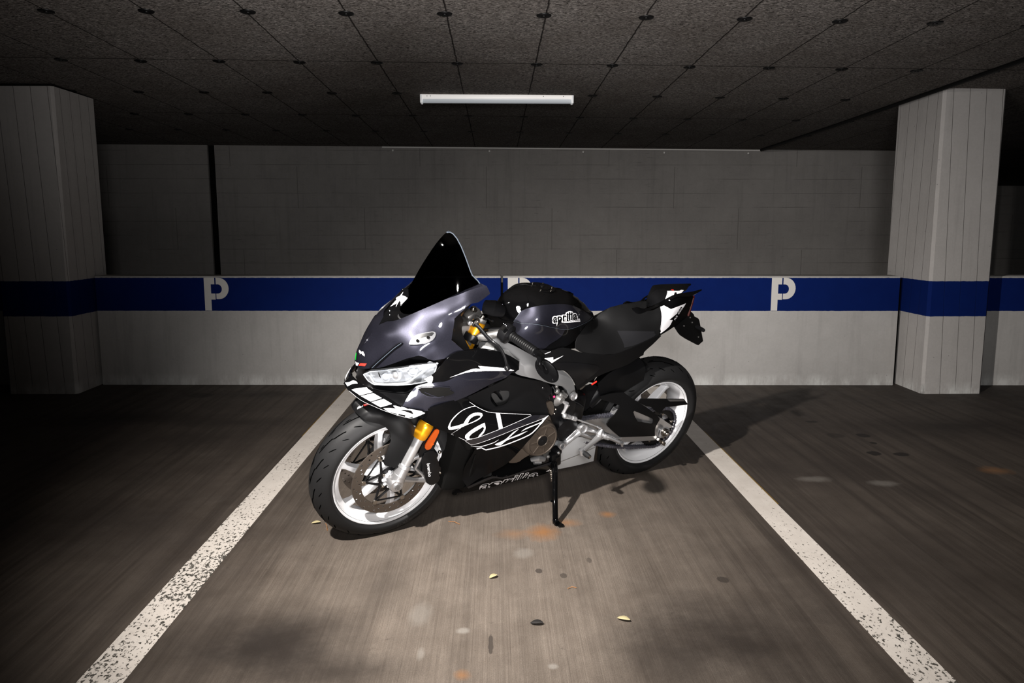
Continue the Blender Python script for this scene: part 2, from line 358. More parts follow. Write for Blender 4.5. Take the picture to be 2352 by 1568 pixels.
# ceiling
def ceil_mat():
    t = NT('wood wool board'); o = t.obj(); sx = t.n('SeparateXYZ', i={0: o})
    w = t.noise(o, 25, 3); v = t.n('VectorMath', operation='ADD', i={0: o, 1: t.n('VectorMath', operation='SCALE', i={0: t.n('TexNoise', i={'Vector': o, 'Scale': 22.}).outputs[1], 3: .03}).outputs[0]}).outputs[0]
    s1 = t.noise(t.mapv(v, (34, 190, 1)), 1, 4, .7); s2 = t.noise(t.mapv(v, (60, 330, 1), (5, 3, 1), (0, 0, .25)), 1, 2, .6); s3 = t.noise(t.mapv(v, (70, 300, 1), (1, 9, 1), (0, 0, -.35)), 1, 2, .6)
    big = t.noise(o, 2.2, 5, .65)
    h = t.math('MAXIMUM', s1, t.math('MAXIMUM', s2, s3))
    col = t.mix(t.ramp(h, .50, .73), (.010, .0088, .0082), (.50, .455, .42))
    sparkle = t.ramp(s1, .66, .74); col = t.mix(sparkle, col, (.80, .74, .64))
    col = t.mix(t.ramp(big, .35, .7, 0, .45), col, (.07, .056, .046))
    # joints
    def joint(axis, pitch, off, w, wob=0):
        a = t.math('ADD', sx.outputs[axis], off)
        if wob: a = t.math('ADD', a, t.math('MULTIPLY', t.math('SUBTRACT', t.noise(t.mapv(o, (14, 14, 14)), 1, 3), .5), wob))
        fr = t.math('ABSOLUTE', t.math('SUBTRACT', t.math('FRACT', t.math('MULTIPLY', a, 1 / pitch)), .5))
        return t.ramp(fr, .5 - w / pitch, .5 - w / pitch * .45)
    jx = joint(0, .487, -.006 + .2435, .0048, .012); jy = joint(1, 1.835, -4.61 + 1.835 * 4, .010, .02)
    j_ = t.math('MAXIMUM', jx, t.math('MULTIPLY', jy, .8))
    col = t.mix(t.math('MULTIPLY', j_, .9), col, (.008, .006, .005))
    t.bump(t.math('SUBTRACT', h, t.math('MULTIPLY', j_, .8)), .8, .012)
    return t.out(Base_Color=col, Roughness=.95, Specular_IOR_Level=.1)
M_ceil = ceil_mat()
vs = []
for dz in (0, .12):
    for x, y in ((-9, -4), (12, -4), (12, 14), (-9, 14)): vs.append((x, y, CEIL(x, y) + dz))
mk('ceiling', vs, [(3, 2, 1, 0), (4, 5, 6, 7), (0, 1, 5, 4), (1, 2, 6, 5), (2, 3, 7, 6), (3, 0, 4, 7)], M_ceil, smooth=0)['kind'] = 'structure'
# black washers that hold the boards
M_wash = pbr('black washer', (.003, .003, .003), .45, spec=.2)
proto = None
for r, y in enumerate((2.72, 3.66, 4.61, 5.52, 6.45, 7.32)):
    for k in range(-9, 9):
        x = .006 + .2435 * 0 + .487 * k - .2435
        if (x > 3.6 and y > 4.9) or (abs(x) < .6 and abs(y - 5.52) < .1): continue
        p = (x + random.uniform(-.012, .012), y + random.uniform(-.01, .01) + (.12 * abs(x) * .15), 0)
        p = (p[0], p[1], CEIL(p[0], p[1]))
        if proto is None:
            mb = MB().lathe([(.0001, -.008), (.010, -.008), (.012, -.004), (.026, -.007), (.036, -.004), (.038, .0), (.0001, 0)], (0, 0, 0), seg=20)
            proto = mb.build('ceiling_washer', M_wash); proto.rotation_euler = (PI / 2, 0, 0); o = proto
        else: o = proto.copy(); C.objects.link(o)
        o.rotation_euler = (PI / 2 * 1, 0, 0); o.location = p
        tag(o, 'round black washer fixing the wood wool boards of the ceiling', 'ceiling fixing', 'black washers at the joints of the ceiling boards')
# dark conduit on the ceiling at the right
M_cond = pbr('dark conduit', (.004, .004, .004), .6, spec=.2)
ys = [(x_, y_) for x_, y_ in ((3.11, 0.5), (3.11, 3), (3.12, 5), (3.11, 6.7), (3.07, 8.36))]
cb = MB().tube([(x_, y_, CEIL(x_, y_) - .014) for x_, y_ in ys], .015, 8)
tag(cb.build('ceiling_conduit', M_cond), 'long dark conduit running along the ceiling past the right column', 'conduit')
# white conduit under the ceiling on the back wall
M_wpl = pbr('white plastic', (.75, .73, .70), .45)
xa, xb = bw(884), bw(1742)
cb = MB().tube([(xa, BY(xa) + .055 * 0 + .0 - .012 + .066, CEIL(xa, 8.35) - .012), (xb, BY(xb) + .054, CEIL(xb, 8.35) - .012)], .009, 8)
wc = cb.build('wall_conduit', M_wpl); tag(wc, 'thin white conduit along the top of the back wall', 'conduit')
for u in (908, 1125, 1336, 1519, 1709):
    x = bw(u); MB().ball((x, BY(x) + .045, CEIL(x, 8.35) - .048), .013, 10).build('clip', M_wpl, wc)
# ceiling luminaire
M_hous = pbr('luminaire housing', (.88, .85, .82), .4, emit=.42); M_diff = pbr('luminaire diffuser', (.62, .66, .70), .25, emit=.22); M_cap = pbr('luminaire end cap', (.80, .80, .80), .45, emit=.3)  # fitting is off; weak emission stands in for light falling on it
L0 = onplane(970, 243, (0, 5.46, 2.12), Vector((0, .3, 1)).normalized())
lx0, lx1, ly = -.556, .580, 5.565
lum = empty('ceiling_luminaire', (0, ly, CEIL(0, ly))); MB().tube([(lx0 + .02, -.0385, -.026), (lx1 - .02, -.0385, -.026)], .0012, 6).build('housing_seam', M_cap, lum)
[MB().lathe([(.0001, -.002), (.003, -.002), (.003, 0)], (x, -.0375, -.012), seg=8).build('screw', M_dark, lum) for x in (lx0 + .045, lx0 + .07, .36, lx1 - .07)]
tag(lum, 'white fluorescent batten luminaire under the dark ceiling', 'luminaire')
MB().box(((lx0 + lx1) / 2, 0, -.016), (lx1 - lx0, .075, .032), bev=.003).build('housing', M_hous, lum)
pf = [(lx0 + .012, -.034, -.045), (lx0 + .012, .034, -.045), (lx0 + .012, .030, -.085), (lx0 + .012, -.030, -.085)]
df = MB(); n = 10
prof = [(.033 * math.cos(a), -.032 - .026 * math.sin(a)) for a in [PI * i / n for i in range(n + 1)]]
vs = [(x, a, b) for x in (lx0 + .012, lx1 - .012) for a, b in prof]
df.add(vs, [[i, i + 1, n + 1 + i + 1, n + 1 + i] for i in range(n)] + [[n, 0, n + 1, 2 * n + 1], list(range(n + 1)), [n + 1 + i for i in range(n + 1)]])
df.build('diffuser', M_diff, lum)
for x in (lx0, lx1): MB().box((x, 0, -.030), (.016, .080, .062), bev=.005).build('end_cap', M_cap, lum)
# leaves and needles
M_leafp = pbr('pale dry leaf', (.42, .36, .20), .7); M_leafd = pbr('dark leaf', (.012, .010, .009), .7); M_need = pbr('dry needle', (.34, .15, .05), .7)
def leaf(u, v, L, wd_, rot, mat, label):
    p = onfloor(u, v); n = 9; vs = []; fs = []
    for i in range(n):
        t_ = i / (n - 1); h = math.sin(PI * t_) ** .7 * wd_ / 2
        for s_, k in ((-1, 0), (0, 1), (1, 2)): vs.append(((t_ - .5) * L, s_ * h, .003 + .006 * abs(s_) * math.sin(PI * t_) + .004 * t_ * t_))
    for i in range(n - 1):
        for k in range(2): fs.append([i * 3 + k, i * 3 + k + 1, i * 3 + k + 4, i * 3 + k + 3])
    o = mk('fallen_leaf', vs, fs, mat); o.location = (p.x, p.y, .001); o.rotation_euler = (0, 0, rot)
    sm = o.modifiers.new('t', 'SOLIDIFY'); sm.thickness = .0012; tag(o, label, 'leaf', 'small leaves lying on the deck'); return o
leaf(1133, 1327, .034, .020, .5, M_leafp, 'pale curled leaf on the concrete left of the dark splash marks')
leaf(1432, 1425, .045, .022, -.5, M_leafp, 'pale oval leaf on the concrete at the lower right of the bay')
leaf(1233, 1434, .042, .022, -.1, M_leafd, 'small black leaf on the bright concrete in the foreground')
leaf(726, 1203, .040, .022, .1, M_leafp, 'pale oval leaf beside the front tyre')
def needle(u, v, du, dv, label):
    a, b = onfloor(u, v), onfloor(u + du, v + dv); m_ = (a + b) / 2
    o = MB().tube([(a.x, a.y, .003), (m_.x, m_.y + .006, .005), (b.x, b.y, .003)], .0012, 6).build('pine_needle', M_need); tag(o, label, 'needle', 'dry needles on the deck')
needle(1304, 1353, 20, -2, 'short orange needle below the dark splash marks')
needle(1030, 1198, 26, 7, 'orange needle in the edge of the motorcycle shadow')
needle(748, 1203, 4, 16, 'orange needle between pale leaf and front tyre')
#BIKE
# ================================================================== THE MOTORCYCLE
# bike frame: origin under the rear axle, X forward, Y to the rider's left, Z up along the leaning bike
BX, BYw, PSI, LEAN = .6817, 3.4801, math.radians(211.376), math.radians(16.42)
bF = Vector((math.cos(PSI), math.sin(PSI), 0)); bL0 = Vector((-math.sin(PSI), math.cos(PSI), 0)); bZ0 = Vector((0, 0, 1))
bL = bL0 * math.cos(LEAN) - bZ0 * math.sin(LEAN); bZ = bZ0 * math.cos(LEAN) + bL0 * math.sin(LEAN)
MW = Matrix(((bF.x, bL.x, bZ.x, BX), (bF.y, bL.y, bZ.y, BYw), (bF.z, bL.z, bZ.z, 0.0), (0, 0, 0, 1)))
MI = MW.inverted(); CL = MI @ CAM
bike = empty('motorcycle'); bike.matrix_world = MW
tag(bike, 'black and dark grey sport motorcycle with white wheels leaning on its side stand', 'motorcycle')
def P(u, v, y):
    d = MI.to_3x3() @ ray(u, v); return CL + d * ((y - CL.y) / d.y)
def K(ox, oy, s): return lambda x, y: (ox + x / s, oy + y / s)
k0 = lambda x, y: (x, y)
k1 = K(680, 900, 4.238); k2 = K(770, 740, 6.273); k3 = K(850, 510, 6.273); k4 = K(1020, 620, 5.6); k5 = K(980, 860, 5.406)
k6 = K(1200, 860, 4.126); k7 = K(1320, 630, 6.272); k8 = K(1230, 860, 7.127); k9 = K(1370, 800, 5.227)
def Q(k, x, y, d): return P(*k(x, y), d)
def tps(pts):
    """thin-plate interpolation of depth over image position"""
    A = np.array([(p[0] / 100, p[1] / 100) for p in pts]); z = np.array([p[2] for p in pts]); n = len(pts)
    def U(r2): return np.where(r2 > 1e-12, .5 * r2 * np.log(r2 + 1e-12), 0)
    D = ((A[:, None] - A[None]) ** 2).sum(2); Kx = U(D) + np.eye(n) * 1e-4
    Pm = np.c_[np.ones(n), A]; M = np.block([[Kx, Pm], [Pm.T, np.zeros((3, 3))]])
    if n < 4: w = np.linalg.lstsq(Pm, z, rcond=None)[0]; return lambda u, v: float(w[0] + w[1] * u / 100 + w[2] * v / 100)
    s = np.linalg.lstsq(M, np.r_[z, 0, 0, 0], rcond=None)[0]
    def f(u, v):
        d = U(((A - np.array([u / 100, v / 100])) ** 2).sum(1)); return float(d @ s[:n] + s[n] + s[n + 1] * u / 100 + s[n + 2] * v / 100)
    return f
def chaik(p, it):
    for _ in range(it):
        q = []; n = len(p)
        for i in range(n):
            a, b = p[i], p[(i + 1) % n]
            if len(a) == 2 or len(b) == 2: a, b = a[:2], b[:2]
            q += [tuple(x * .75 + y * .25 for x, y in zip(a, b)), tuple(x * .25 + y * .75 for x, y in zip(a, b))]
        p = q
    return p
def crom(p, ang=38., m=3):
    """smooth a closed outline except at its corners; depth survives only along centre-line stretches"""
    n = len(p); out = []
    def corner(i):
        a, b, c = p[i - 1], p[i], p[(i + 1) % n]; v1 = (b[0] - a[0], b[1] - a[1]); v2 = (c[0] - b[0], c[1] - b[1])
        d = abs(math.degrees(math.atan2(v1[0] * v2[1] - v1[1] * v2[0], v1[0] * v2[0] + v1[1] * v2[1]))); return d > ang
    cn = [corner(i) for i in range(n)]
    for i in range(n):
        p0, p1, p2, p3 = p[i - 1], p[i], p[(i + 1) % n], p[(i + 2) % n]; out.append(p1)
        l = math.dist(p1[:2], p2[:2])
        def tan(a, b, c, isc):
            if isc: return (c[0] - b[0], c[1] - b[1]) if b is p1 else (b[0] - a[0], b[1] - a[1])
            t = (c[0] - a[0], c[1] - a[1]); q = math.hypot(*t) or 1; return (t[0] / q * l, t[1] / q * l)
        t1 = tan(p0, p1, p2, cn[i]); t2 = tan(p1, p2, p3, cn[(i + 1) % n])
        for k_ in range(1, m):
            t = k_ / m; h1 = 2 * t ** 3 - 3 * t * t + 1; h2 = t ** 3 - 2 * t * t + t; h3 = -2 * t ** 3 + 3 * t * t; h4 = t ** 3 - t * t
            q = tuple(h1 * p1[j] + h2 * t1[j] + h3 * p2[j] + h4 * t2[j] for j in (0, 1))
            if len(p1) == 3 and len(p2) == 3 and p1[2] == 0 and p2[2] == 0: q = (*q, 0)
            out.append(q)
    return out
def inpoly(x, y, pl):
    c = False; n = len(pl); j = n - 1
    for i in range(n):
        if (pl[i][1] > y) != (pl[j][1] > y) and x < (pl[j][0] - pl[i][0]) * (y - pl[i][1]) / (pl[j][1] - pl[i][1]) + pl[i][0]: c = not c
        j = i
    return c
def cdt(outer, holes, step):
    loops = [outer] + list(holes); V = []; E_ = []
    for lp_ in loops:
        k = len(V); q = []
        for i in range(len(lp_)):
            a, b = lp_[i], lp_[(i + 1) % len(lp_)]; m = max(1, int(math.dist(a[:2], b[:2]) / step))
            q += [(a[0] + (b[0] - a[0]) * j / m, a[1] + (b[1] - a[1]) * j / m) for j in range(m)]
        V += q; E_ += [(k + i, k + (i + 1) % len(q)) for i in range(len(q))]
    nb = len(V); xs = [v[0] for v in outer]; ys_ = [v[1] for v in outer]
    B_ = np.array(V); y = min(ys_) + step * .5; r = 0
    while y < max(ys_):
        x = min(xs) + (step * .5 if r % 2 else 0)
        while x < max(xs):
            if inpoly(x, y, outer) and not any(inpoly(x, y, h) for h in holes) and ((B_ - (x, y)) ** 2).sum(1).min() > (step * .55) ** 2: V.append((x, y))
            x += step
        y += step * .87; r += 1
    vo, eo, fo, ov, oe, of = geometry.delaunay_2d_cdt([Vector(v) for v in V], E_, [], 1 if not holes else 4, 1e-5, True)
    pts = [(v.x, v.y) for v in vo]; fs = [list(f) for f in fo]
    if holes: fs = [f for f in fs if not any(inpoly(sum(pts[i][0] for i in f) / 3, sum(pts[i][1] for i in f) / 3, h) for h in holes)]
    fs = [f for f in fs if inpoly(sum(pts[i][0] for i in f) / len(f), sum(pts[i][1] for i in f) / len(f), outer)]
    return pts, fs
BVH = {}
def solid(name, vs, fs, thick, mat, parent, view=None, relax=0.):
    """thin shell: vs front surface; thickened away from the viewer side"""
    bm = bmesh.new(); bv = [bm.verts.new(v) for v in vs]
    for f in fs:
        try: bm.faces.new([bv[i] for i in f])
        except ValueError: pass
    bmesh.ops.remove_doubles(bm, verts=bm.verts, dist=.0004)
    for v in [v for v in bm.verts if not v.link_faces]: bm.verts.remove(v)
    if relax:
        sel = [v for v in bm.verts if abs(v.co.y) < relax and not v.is_boundary]
        for _ in range(4): bmesh.ops.smooth_vert(bm, verts=sel, factor=.5, use_axis_x=True, use_axis_y=True, use_axis_z=True)
    bmesh.ops.recalc_face_normals(bm, faces=bm.faces); bm.normal_update()
    s = sum((f.normal.dot((view or CL) - f.calc_center_median()) * f.calc_area()) for f in bm.faces)
    if s < 0: bmesh.ops.reverse_faces(bm, faces=bm.faces); bm.normal_update()
    bm.verts.index_update()
    nv = len(bm.verts); co = [v.co.copy() for v in bm.verts]; no = [v.normal.copy() for v in bm.verts]
    faces = [[v.index for v in f.verts] for f in bm.faces]; bnd = [(e.link_loops[0].vert.index, e.link_loops[0].link_loop_next.vert.index) for e in bm.edges if len(e.link_faces) == 1]
    bm.free()
    if thick:
        allv = co + [c - n * thick for c, n in zip(co, no)]
        allf = faces + [[i + nv for i in f[::-1]] for f in faces] + [[b, a, a + nv, b + nv] for a, b in bnd]
    else: allv, allf = co, faces
    o = mk(name, allv, allf, mat, parent, 38); BVH[o] = BVHTree.FromPolygons(co, faces); return o
def panel(name, k, pts, ctrl, mat, parent=None, thick=.003, step=5., mirror=None, rnd=0, holes=(), lift=0.):
    parent = parent or bike
    o_ = [(*k(p[0], p[1]), *p[2:]) for p in pts]; cc = [(*k(p[0], p[1]), p[2]) for p in ctrl] + [p for p in o_ if len(p) == 3]
    f = tps(cc)
    for _ in range(rnd): o_ = chaik([p[:2] for p in o_], 1)
    if not rnd: o_ = crom(o_)
    zl = [(o_[i], o_[(i + 1) % len(o_)]) for i in range(len(o_)) if len(o_[i]) == 3 and len(o_[(i + 1) % len(o_)]) == 3 and o_[i][2] == 0 and o_[(i + 1) % len(o_)][2] == 0]
    hs = [crom([k(*h) for h in hl]) for hl in holes]
    uv, fs = cdt([p[:2] for p in o_], hs, step)
    vs = []
    for u, v in uv:
        y = f(u, v) + lift
        if mirror == 'join':
            for a, b in zl:
                l2 = (b[0] - a[0]) ** 2 + (b[1] - a[1]) ** 2; t_ = max(0, min(1, ((u - a[0]) * (b[0] - a[0]) + (v - a[1]) * (b[1] - a[1])) / (l2 or 1)))
                if math.hypot(u - a[0] - t_ * (b[0] - a[0]), v - a[1] - t_ * (b[1] - a[1])) < .05: y = 0.; break
            else: y = max(y, .001)
        vs.append(P(u, v, y))
    ob = None
    if mirror == 'join':
        n = len(vs); mv = [Vector((p.x, -p.y, p.z)) for p in vs]
        return solid(name, vs + mv, fs + [[i + n for i in f_[::-1]] for f_ in fs], thick, mat, parent, relax=0. if name in ('windscreen', 'beak_blade', 'front_mudguard', 'screen_base') else .03)
    ob = solid(name, vs, fs, thick, mat, parent)
    if mirror == 'sep':
        mirrored(ob)
    return ob
def mirrored(ob, parent=None):
    me = ob.data.copy(); co = np.empty(len(me.vertices) * 3); me.vertices.foreach_get('co', co); co[1::3] *= -1; me.vertices.foreach_set('co', co)
    me.flip_normals(); m2 = bpy.data.objects.new(ob.name.split('.')[0], me); C.objects.link(m2); m2.parent = parent or ob.parent; return m2
def hits(u, v, target):
    return BVH[target].ray_cast(CL, (P(u, v, 0) - CL).normalized())[0] is not None
def castto(u, v, target, lift):
    d = (P(u, v, 0) - CL).normalized(); h = BVH[target].ray_cast(CL, d)
    if h[0] is None:
        g = BVH[target].find_nearest(CL + d * (P(u, v, .12) - CL).length); p, n = g[0], g[1]
    else: p, n = h[0], h[1]
    if n.dot(CL - p) < 0: n = -n
    return p + n * lift
def decal(name, k, polys, target, mat, lift=.0012, step=4., holes=(), parent=None, label=None, thick=0):
    V = []; Fs = []
    for i, pl_ in enumerate(polys):
        o_ = [q[:2] for q in crom([k(*p) for p in pl_])]; hs = [crom([k(*p) for p in h]) for h in holes] if i == 0 else []
        uv, fs = cdt(o_, hs, step); n = len(V)
        ok = [hits(u, v, target) for u, v in uv]; V += [castto(u, v, target, lift) for u, v in uv]; Fs += [[j + n for j in f] for f in fs if all(ok[j] for j in f)]
    o = solid(name, V, Fs, thick, mat, parent or target)
    if label: o['label'] = label
    return o
def stroke(pts, w, closed=False):
    """polyline to a thin polygon"""
    L_, R_ = [], []; n = len(pts)
    for i in range(n):
        a = pts[max(i - 1, 0)]; b = pts[min(i + 1, n - 1)]; dx, dy = b[0] - a[0], b[1] - a[1]; l = math.hypot(dx, dy)
        ww = w[i] if isinstance(w, (list, tuple)) else w
        nx, ny = -dy / l * ww / 2, dx / l * ww / 2; L_.append((pts[i][0] + nx, pts[i][1] + ny)); R_.append((pts[i][0] - nx, pts[i][1] - ny))
    return L_ + R_[::-1]
def text_uv(s, offset=0., font_scale=1):
    cu = bpy.data.curves.new('lettering', 'FONT'); cu.body = s; cu.offset = offset; cu.resolution_u = 3; cu.fill_mode = 'FRONT'
    o = bpy.data.objects.new('lettering', cu); C.objects.link(o); bpy.context.view_layer.update()
    me = bpy.data.meshes.new_from_object(o.evaluated_get(bpy.context.evaluated_depsgraph_get()))
    v = np.array([(a.co.x, a.co.y) for a in me.vertices]); fs = [list(p.vertices) for p in me.polygons]
    bpy.data.objects.remove(o); bpy.data.curves.remove(cu); bpy.data.meshes.remove(me); return v, fs
def text(name, s, k, org, xv, yv, target, mat, offset=0., lift=.0016, parent=None, ref=None):
    """xv spans the whole word, yv one capital height, both in image pixels of view k"""
    v, fs = text_uv(s, offset); v0, _ = text_uv(s, 0) if offset else (v, 0)
    w = v0[:, 0].max() - v0[:, 0].min(); x0 = v0[:, 0].min(); h = .69
    V = []
    for a, b in v:
        tx_, ty_ = (a - x0) / w, b / h
        V.append(castto(*k(org[0] + xv[0] * tx_ + yv[0] * ty_, org[1] + xv[1] * tx_ + yv[1] * ty_), target, lift))
    return solid(name, V, fs, 0, mat, parent or target)
# ------------------------------------------------------------------ bike materials
def flake(name, col, rough=.32):
    t = NT(name); o = t.obj(); vo = t.n('TexVoronoi', i={'Vector': o, 'Scale': 900.})
    c = t.mix(t.ramp(vo.outputs[1], .3, .9, 0, .35), col, tuple(min(1, x * 2.2) for x in col))
    t.b.inputs['Coat Weight'].default_value = .8; t.b.inputs['Coat Roughness'].default_value = .02; t.b.inputs['Specular IOR Level'].default_value = .1
    return t.out(Base_Color=c, Metallic=.6, Roughness=rough)
M_grey = flake('dark grey metallic paint', (.0125, .0125, .018), .36)
M_gloss = pbr('gloss black paint', (.0020, .0020, .0022), .2, coat=.7, spec=.0)
M_gloss2 = pbr('black fairing film', (.0022, .0022, .0024), .3, coat=.22, spec=.0)
M_matte = pbr('matte black plastic', (.0034, .0034, .0037), .46, spec=.16, bumpn=(500, .15, .0006))
M_sat = pbr('satin black', (.0042, .0042, .0047), .30, spec=.28)
M_rub = pbr('tyre rubber', (.0115, .0115, .012), .56, spec=.25, bumpn=(160, .25, .001))
M_white_w = pbr('white wheel paint', (.90, .90, .92), .28, coat=.6)
M_dec = pbr('white sticker', (.80, .79, .81), .35)
M_red = pbr('red sticker', (.72, .03, .02), .35); M_green = pbr('green sticker', (.0, .42, .03), .35)
M_gold = pbr('gold anodised', (.95, .42, .012), .27, .72, coat=.3)
M_chrome = pbr('chromed tube', (.62, .62, .63), .25, .75, coat=.3)
M_alu = pbr('silver cast aluminium', (.55, .55, .56), .34, .85)
M_alud = pbr('grey cast aluminium', (.17, .165, .16), .4, .6)
M_frame = pbr('silver grey frame paint', (.165, .166, .168), .36, .35, coat=.3)
M_silenc = pbr('grey silencer cover', (.50, .51, .52), .42, .15)
M_bronze = pbr('brown engine cover', (.060, .047, .037), .42, .4)
M_rotor = pbr('brake rotor steel', (.16, .135, .115), .36, .8)
M_steel = pbr('steel', (.45, .42, .38), .25, 1.)
M_chain = pbr('chain steel', (.15, .15, .18), .32, .7)
M_seat = pbr('seat vinyl', (.0042, .0042, .0045), .6, spec=.2, bumpn=(350, .3, .001))
M_orange = pbr('orange reflector', (.40, .060, .003), .3, coat=.4)
M_redl = pbr('red light lens', (.06, .002, .002), .15, coat=1.)
def thinglass(name, col, refl=.06, tint=1.):
    m = bpy.data.materials.new(name); m.use_nodes = True; t = m.node_tree; t.nodes.clear()
    o = t.nodes.new('ShaderNodeOutputMaterial'); mx = t.nodes.new('ShaderNodeMixShader'); tr = t.nodes.new('ShaderNodeBsdfTransparent'); gl = t.nodes.new('ShaderNodeBsdfGlossy'); fr = t.nodes.new('ShaderNodeFresnel')
    tr.inputs[0].default_value = (*col, 1); gl.inputs['Roughness'].default_value = .015; fr.inputs[0].default_value = 1.5
    ge = t.nodes.new('ShaderNodeNewGeometry'); sb_ = t.nodes.new('ShaderNodeMath'); sb_.operation = 'SUBTRACT'; sb_.inputs[0].default_value = 1.; mu = t.nodes.new('ShaderNodeMath'); mu.operation = 'MULTIPLY'
    t.links.new(ge.outputs['Backfacing'], sb_.inputs[1]); t.links.new(sb_.outputs[0], mu.inputs[0]); t.links.new(fr.outputs[0], mu.inputs[1]); t.links.new(mu.outputs[0], mx.inputs[0]); t.links.new(tr.outputs[0], mx.inputs[1]); t.links.new(gl.outputs[0], mx.inputs[2]); t.links.new(mx.outputs[0], o.inputs[0]); return m
M_screen = thinglass('dark smoked screen', (.035, .035, .04)); M_lens = thinglass('clear lens', (.96, .97, .98))
M_mirror = pbr('headlight reflector', (.55, .56, .58), .28, .6)
# ------------------------------------------------------------------ wheels
AX_F = (1.37, 0, .30); AX_R = (0, 0, .315)
def tyre(name, c, R, hw, rim_r, rim_hw, parent, grooves, k):
    n = 22; prof = []
    side = R - .058 if hw < .07 else R - .068
    prof.append((rim_r - .014, rim_hw - .006)); prof.append((rim_r + .004, rim_hw + .006))
    prof.append(((rim_r + side) / 2, (hw + rim_hw) / 2 + .004))
    for i in range(n + 1):
        a = -PI / 2 + PI * i / n; prof.append((side + (R - side) * math.cos(a), -hw * math.sin(a)))
    prof.append(((rim_r + side) / 2, -(hw + rim_hw) / 2 - .004)); prof.append((rim_r + .004, -rim_hw - .006)); prof.append((rim_r - .014, -rim_hw + .006))
    mb = MB().lathe(prof, c, seg=120)
    o = mb.build(name, M_rub, parent, 60)
    # tread sipes: dark slots lying on the crown, each a short zigzag
    gm = MB()
    def surf(a, s):   # s -1..1 over the crown
        an = s * PI / 2; r = side + (R - side) * math.cos(an) + .0013; return Vector((c[0] + r * math.cos(a), c[1] + hw * math.sin(an), c[2] + r * math.sin(a)))
    for q in range(grooves):
        a0 = 2 * PI * q / grooves
        for sg in (1, -1):
            for path, w in (([(0, .06), (.16, .15), (.26, .20), (.28, .26), (.42, .36), (.46, .40)], .020), ([(.10, .44), (.20, .60)], .020), ([(.34, .56), (.42, .70)], .018), ([(.52, .02), (.60, .06)], .014)):
                path = [tuple(p[c_] + (q_[c_] - p[c_]) * z_ / 4 for c_ in (0, 1)) for p, q_ in zip(path, path[1:]) for z_ in range(4)] + [path[-1]]
                pts = [(a0 + (0 if sg > 0 else PI / grooves) + p[0] * k, sg * p[1]) for p in path]; m = len(pts); vs = []
                for i, (a, s) in enumerate(pts):
                    ww = w * (.5 if i in (0, m - 1) else 1)
                    vs += [surf(a, s - ww), surf(a, s + ww)]
                gm.add(vs, [[2 * i, 2 * i + 1, 2 * i + 3, 2 * i + 2] for i in range(m - 1)])
    gm.build('tread_groove', M_groove, o, 0)
    return o
def side_text(word, c, R, hw, rr3, a_start, hgt, parent):
    side = R - .058 if hw < .07 else R - .068
    v, fs = text_uv(word, .01); x0 = v[:, 0].min(); V = []
    for a, b in v:
        r = rr3 + b / .69 * hgt; an = a_start + (a - x0) / .69 * hgt / rr3
        cs = min(1, max(0, (r - side) / (R - side))); V.append(Vector((c[0] + r * math.cos(an), c[1] + hw * math.sqrt(1 - cs * cs) + .0007, c[2] + r * math.sin(an))))
    solid('sidewall_lettering', V, fs, 0, M_sidel, parent)
M_sidel = pbr('raised rubber lettering', (.028, .028, .030), .5)
def wheel(name, c, rim_r, hw, spoke0, mirror_sweep, hub_r, hub_hw):
    # rim barrel with lips and drop centre
    w = hw
    prof = [(rim_r + .002, w), (rim_r + .003, w - .004), (rim_r - .014, w - .008), (rim_r - .024, w * .55), (rim_r - .024, -w * .55), (rim_r - .014, -w + .008), (rim_r + .003, -w + .004), (rim_r + .002, -w),
            (rim_r - .006, -w - .001), (rim_r - .012, -w + .006), (rim_r - .020, -w + .016), (rim_r - .034, -w * .5), (rim_r - .036, 0), (rim_r - .034, w * .5), (rim_r - .020, w - .016), (rim_r - .012, w - .006), (rim_r - .006, w + .001)]
    mb = MB().lathe(prof, c, seg=96, closed=True)
    for i in range(6):
        a = math.radians(spoke0 + 60 * i); sw = math.radians(-17)
        pts = []; n = 7
        for j in range(n):
            t_ = j / (n - 1); r = hub_r * .7 + (rim_r - .030 - hub_r * .7) * t_; an = a + sw * (1 - t_) ** 1.0
            pts.append((r, an))
        vs = []
        for j, (r, an) in enumerate(pts):
            t_ = j / (n - 1); hwid = .015 * (1 - t_) + .0075 * t_ + (.010 * max(0, t_ - .85) / .15); dep = .030 * (1 - t_) + .016 * t_
            er = Vector((math.cos(an), 0, math.sin(an))); et = Vector((-math.sin(an), 0, math.cos(an)))
            for s1, s2 in ((1, 1), (.55, 1.25), (-.55, 1.25), (-1, 1), (-1, -1), (-.55, -1.25), (.55, -1.25), (1, -1)):
                vs.append(Vector(c) + er * r + et * (hwid * s1) + Vector((0, dep * s2 * .8, 0)))
        fs = [[j * 8 + q, j * 8 + (q + 1) % 8, (j + 1) * 8 + (q + 1) % 8, (j + 1) * 8 + q] for j in range(n - 1) for q in range(8)]
        mb.add(vs, fs + [list(range(8)), [(n - 1) * 8 + q for q in range(8)]])
    mb.lathe([(.0001, hub_hw), (hub_r * .75, hub_hw), (hub_r, hub_hw - .012), (hub_r, -hub_hw + .012), (hub_r * .75, -hub_hw), (.0001, -hub_hw)], c, seg=40)
    return mb.build(name, M_white_w, bike, 40)
fw = wheel('front_wheel', AX_F, .2305, .049, 20, 1, .042, .052); fw['label'] = 'white front wheel with twin brake discs'
ft_ = tyre('tyre', AX_F, .300, .060, .232, .049, fw, 14, .95)
side_text('120/70 ZR 17', AX_F, .300, .060, .249, math.radians(-125), .013, ft_); side_text('DIABLO', AX_F, .300, .060, .249, math.radians(-170), .014, ft_)
rw = wheel('rear_wheel', AX_R, .2295, .074, 65, 1, .055, .06); rw['label'] = 'white rear wheel behind the swingarm'
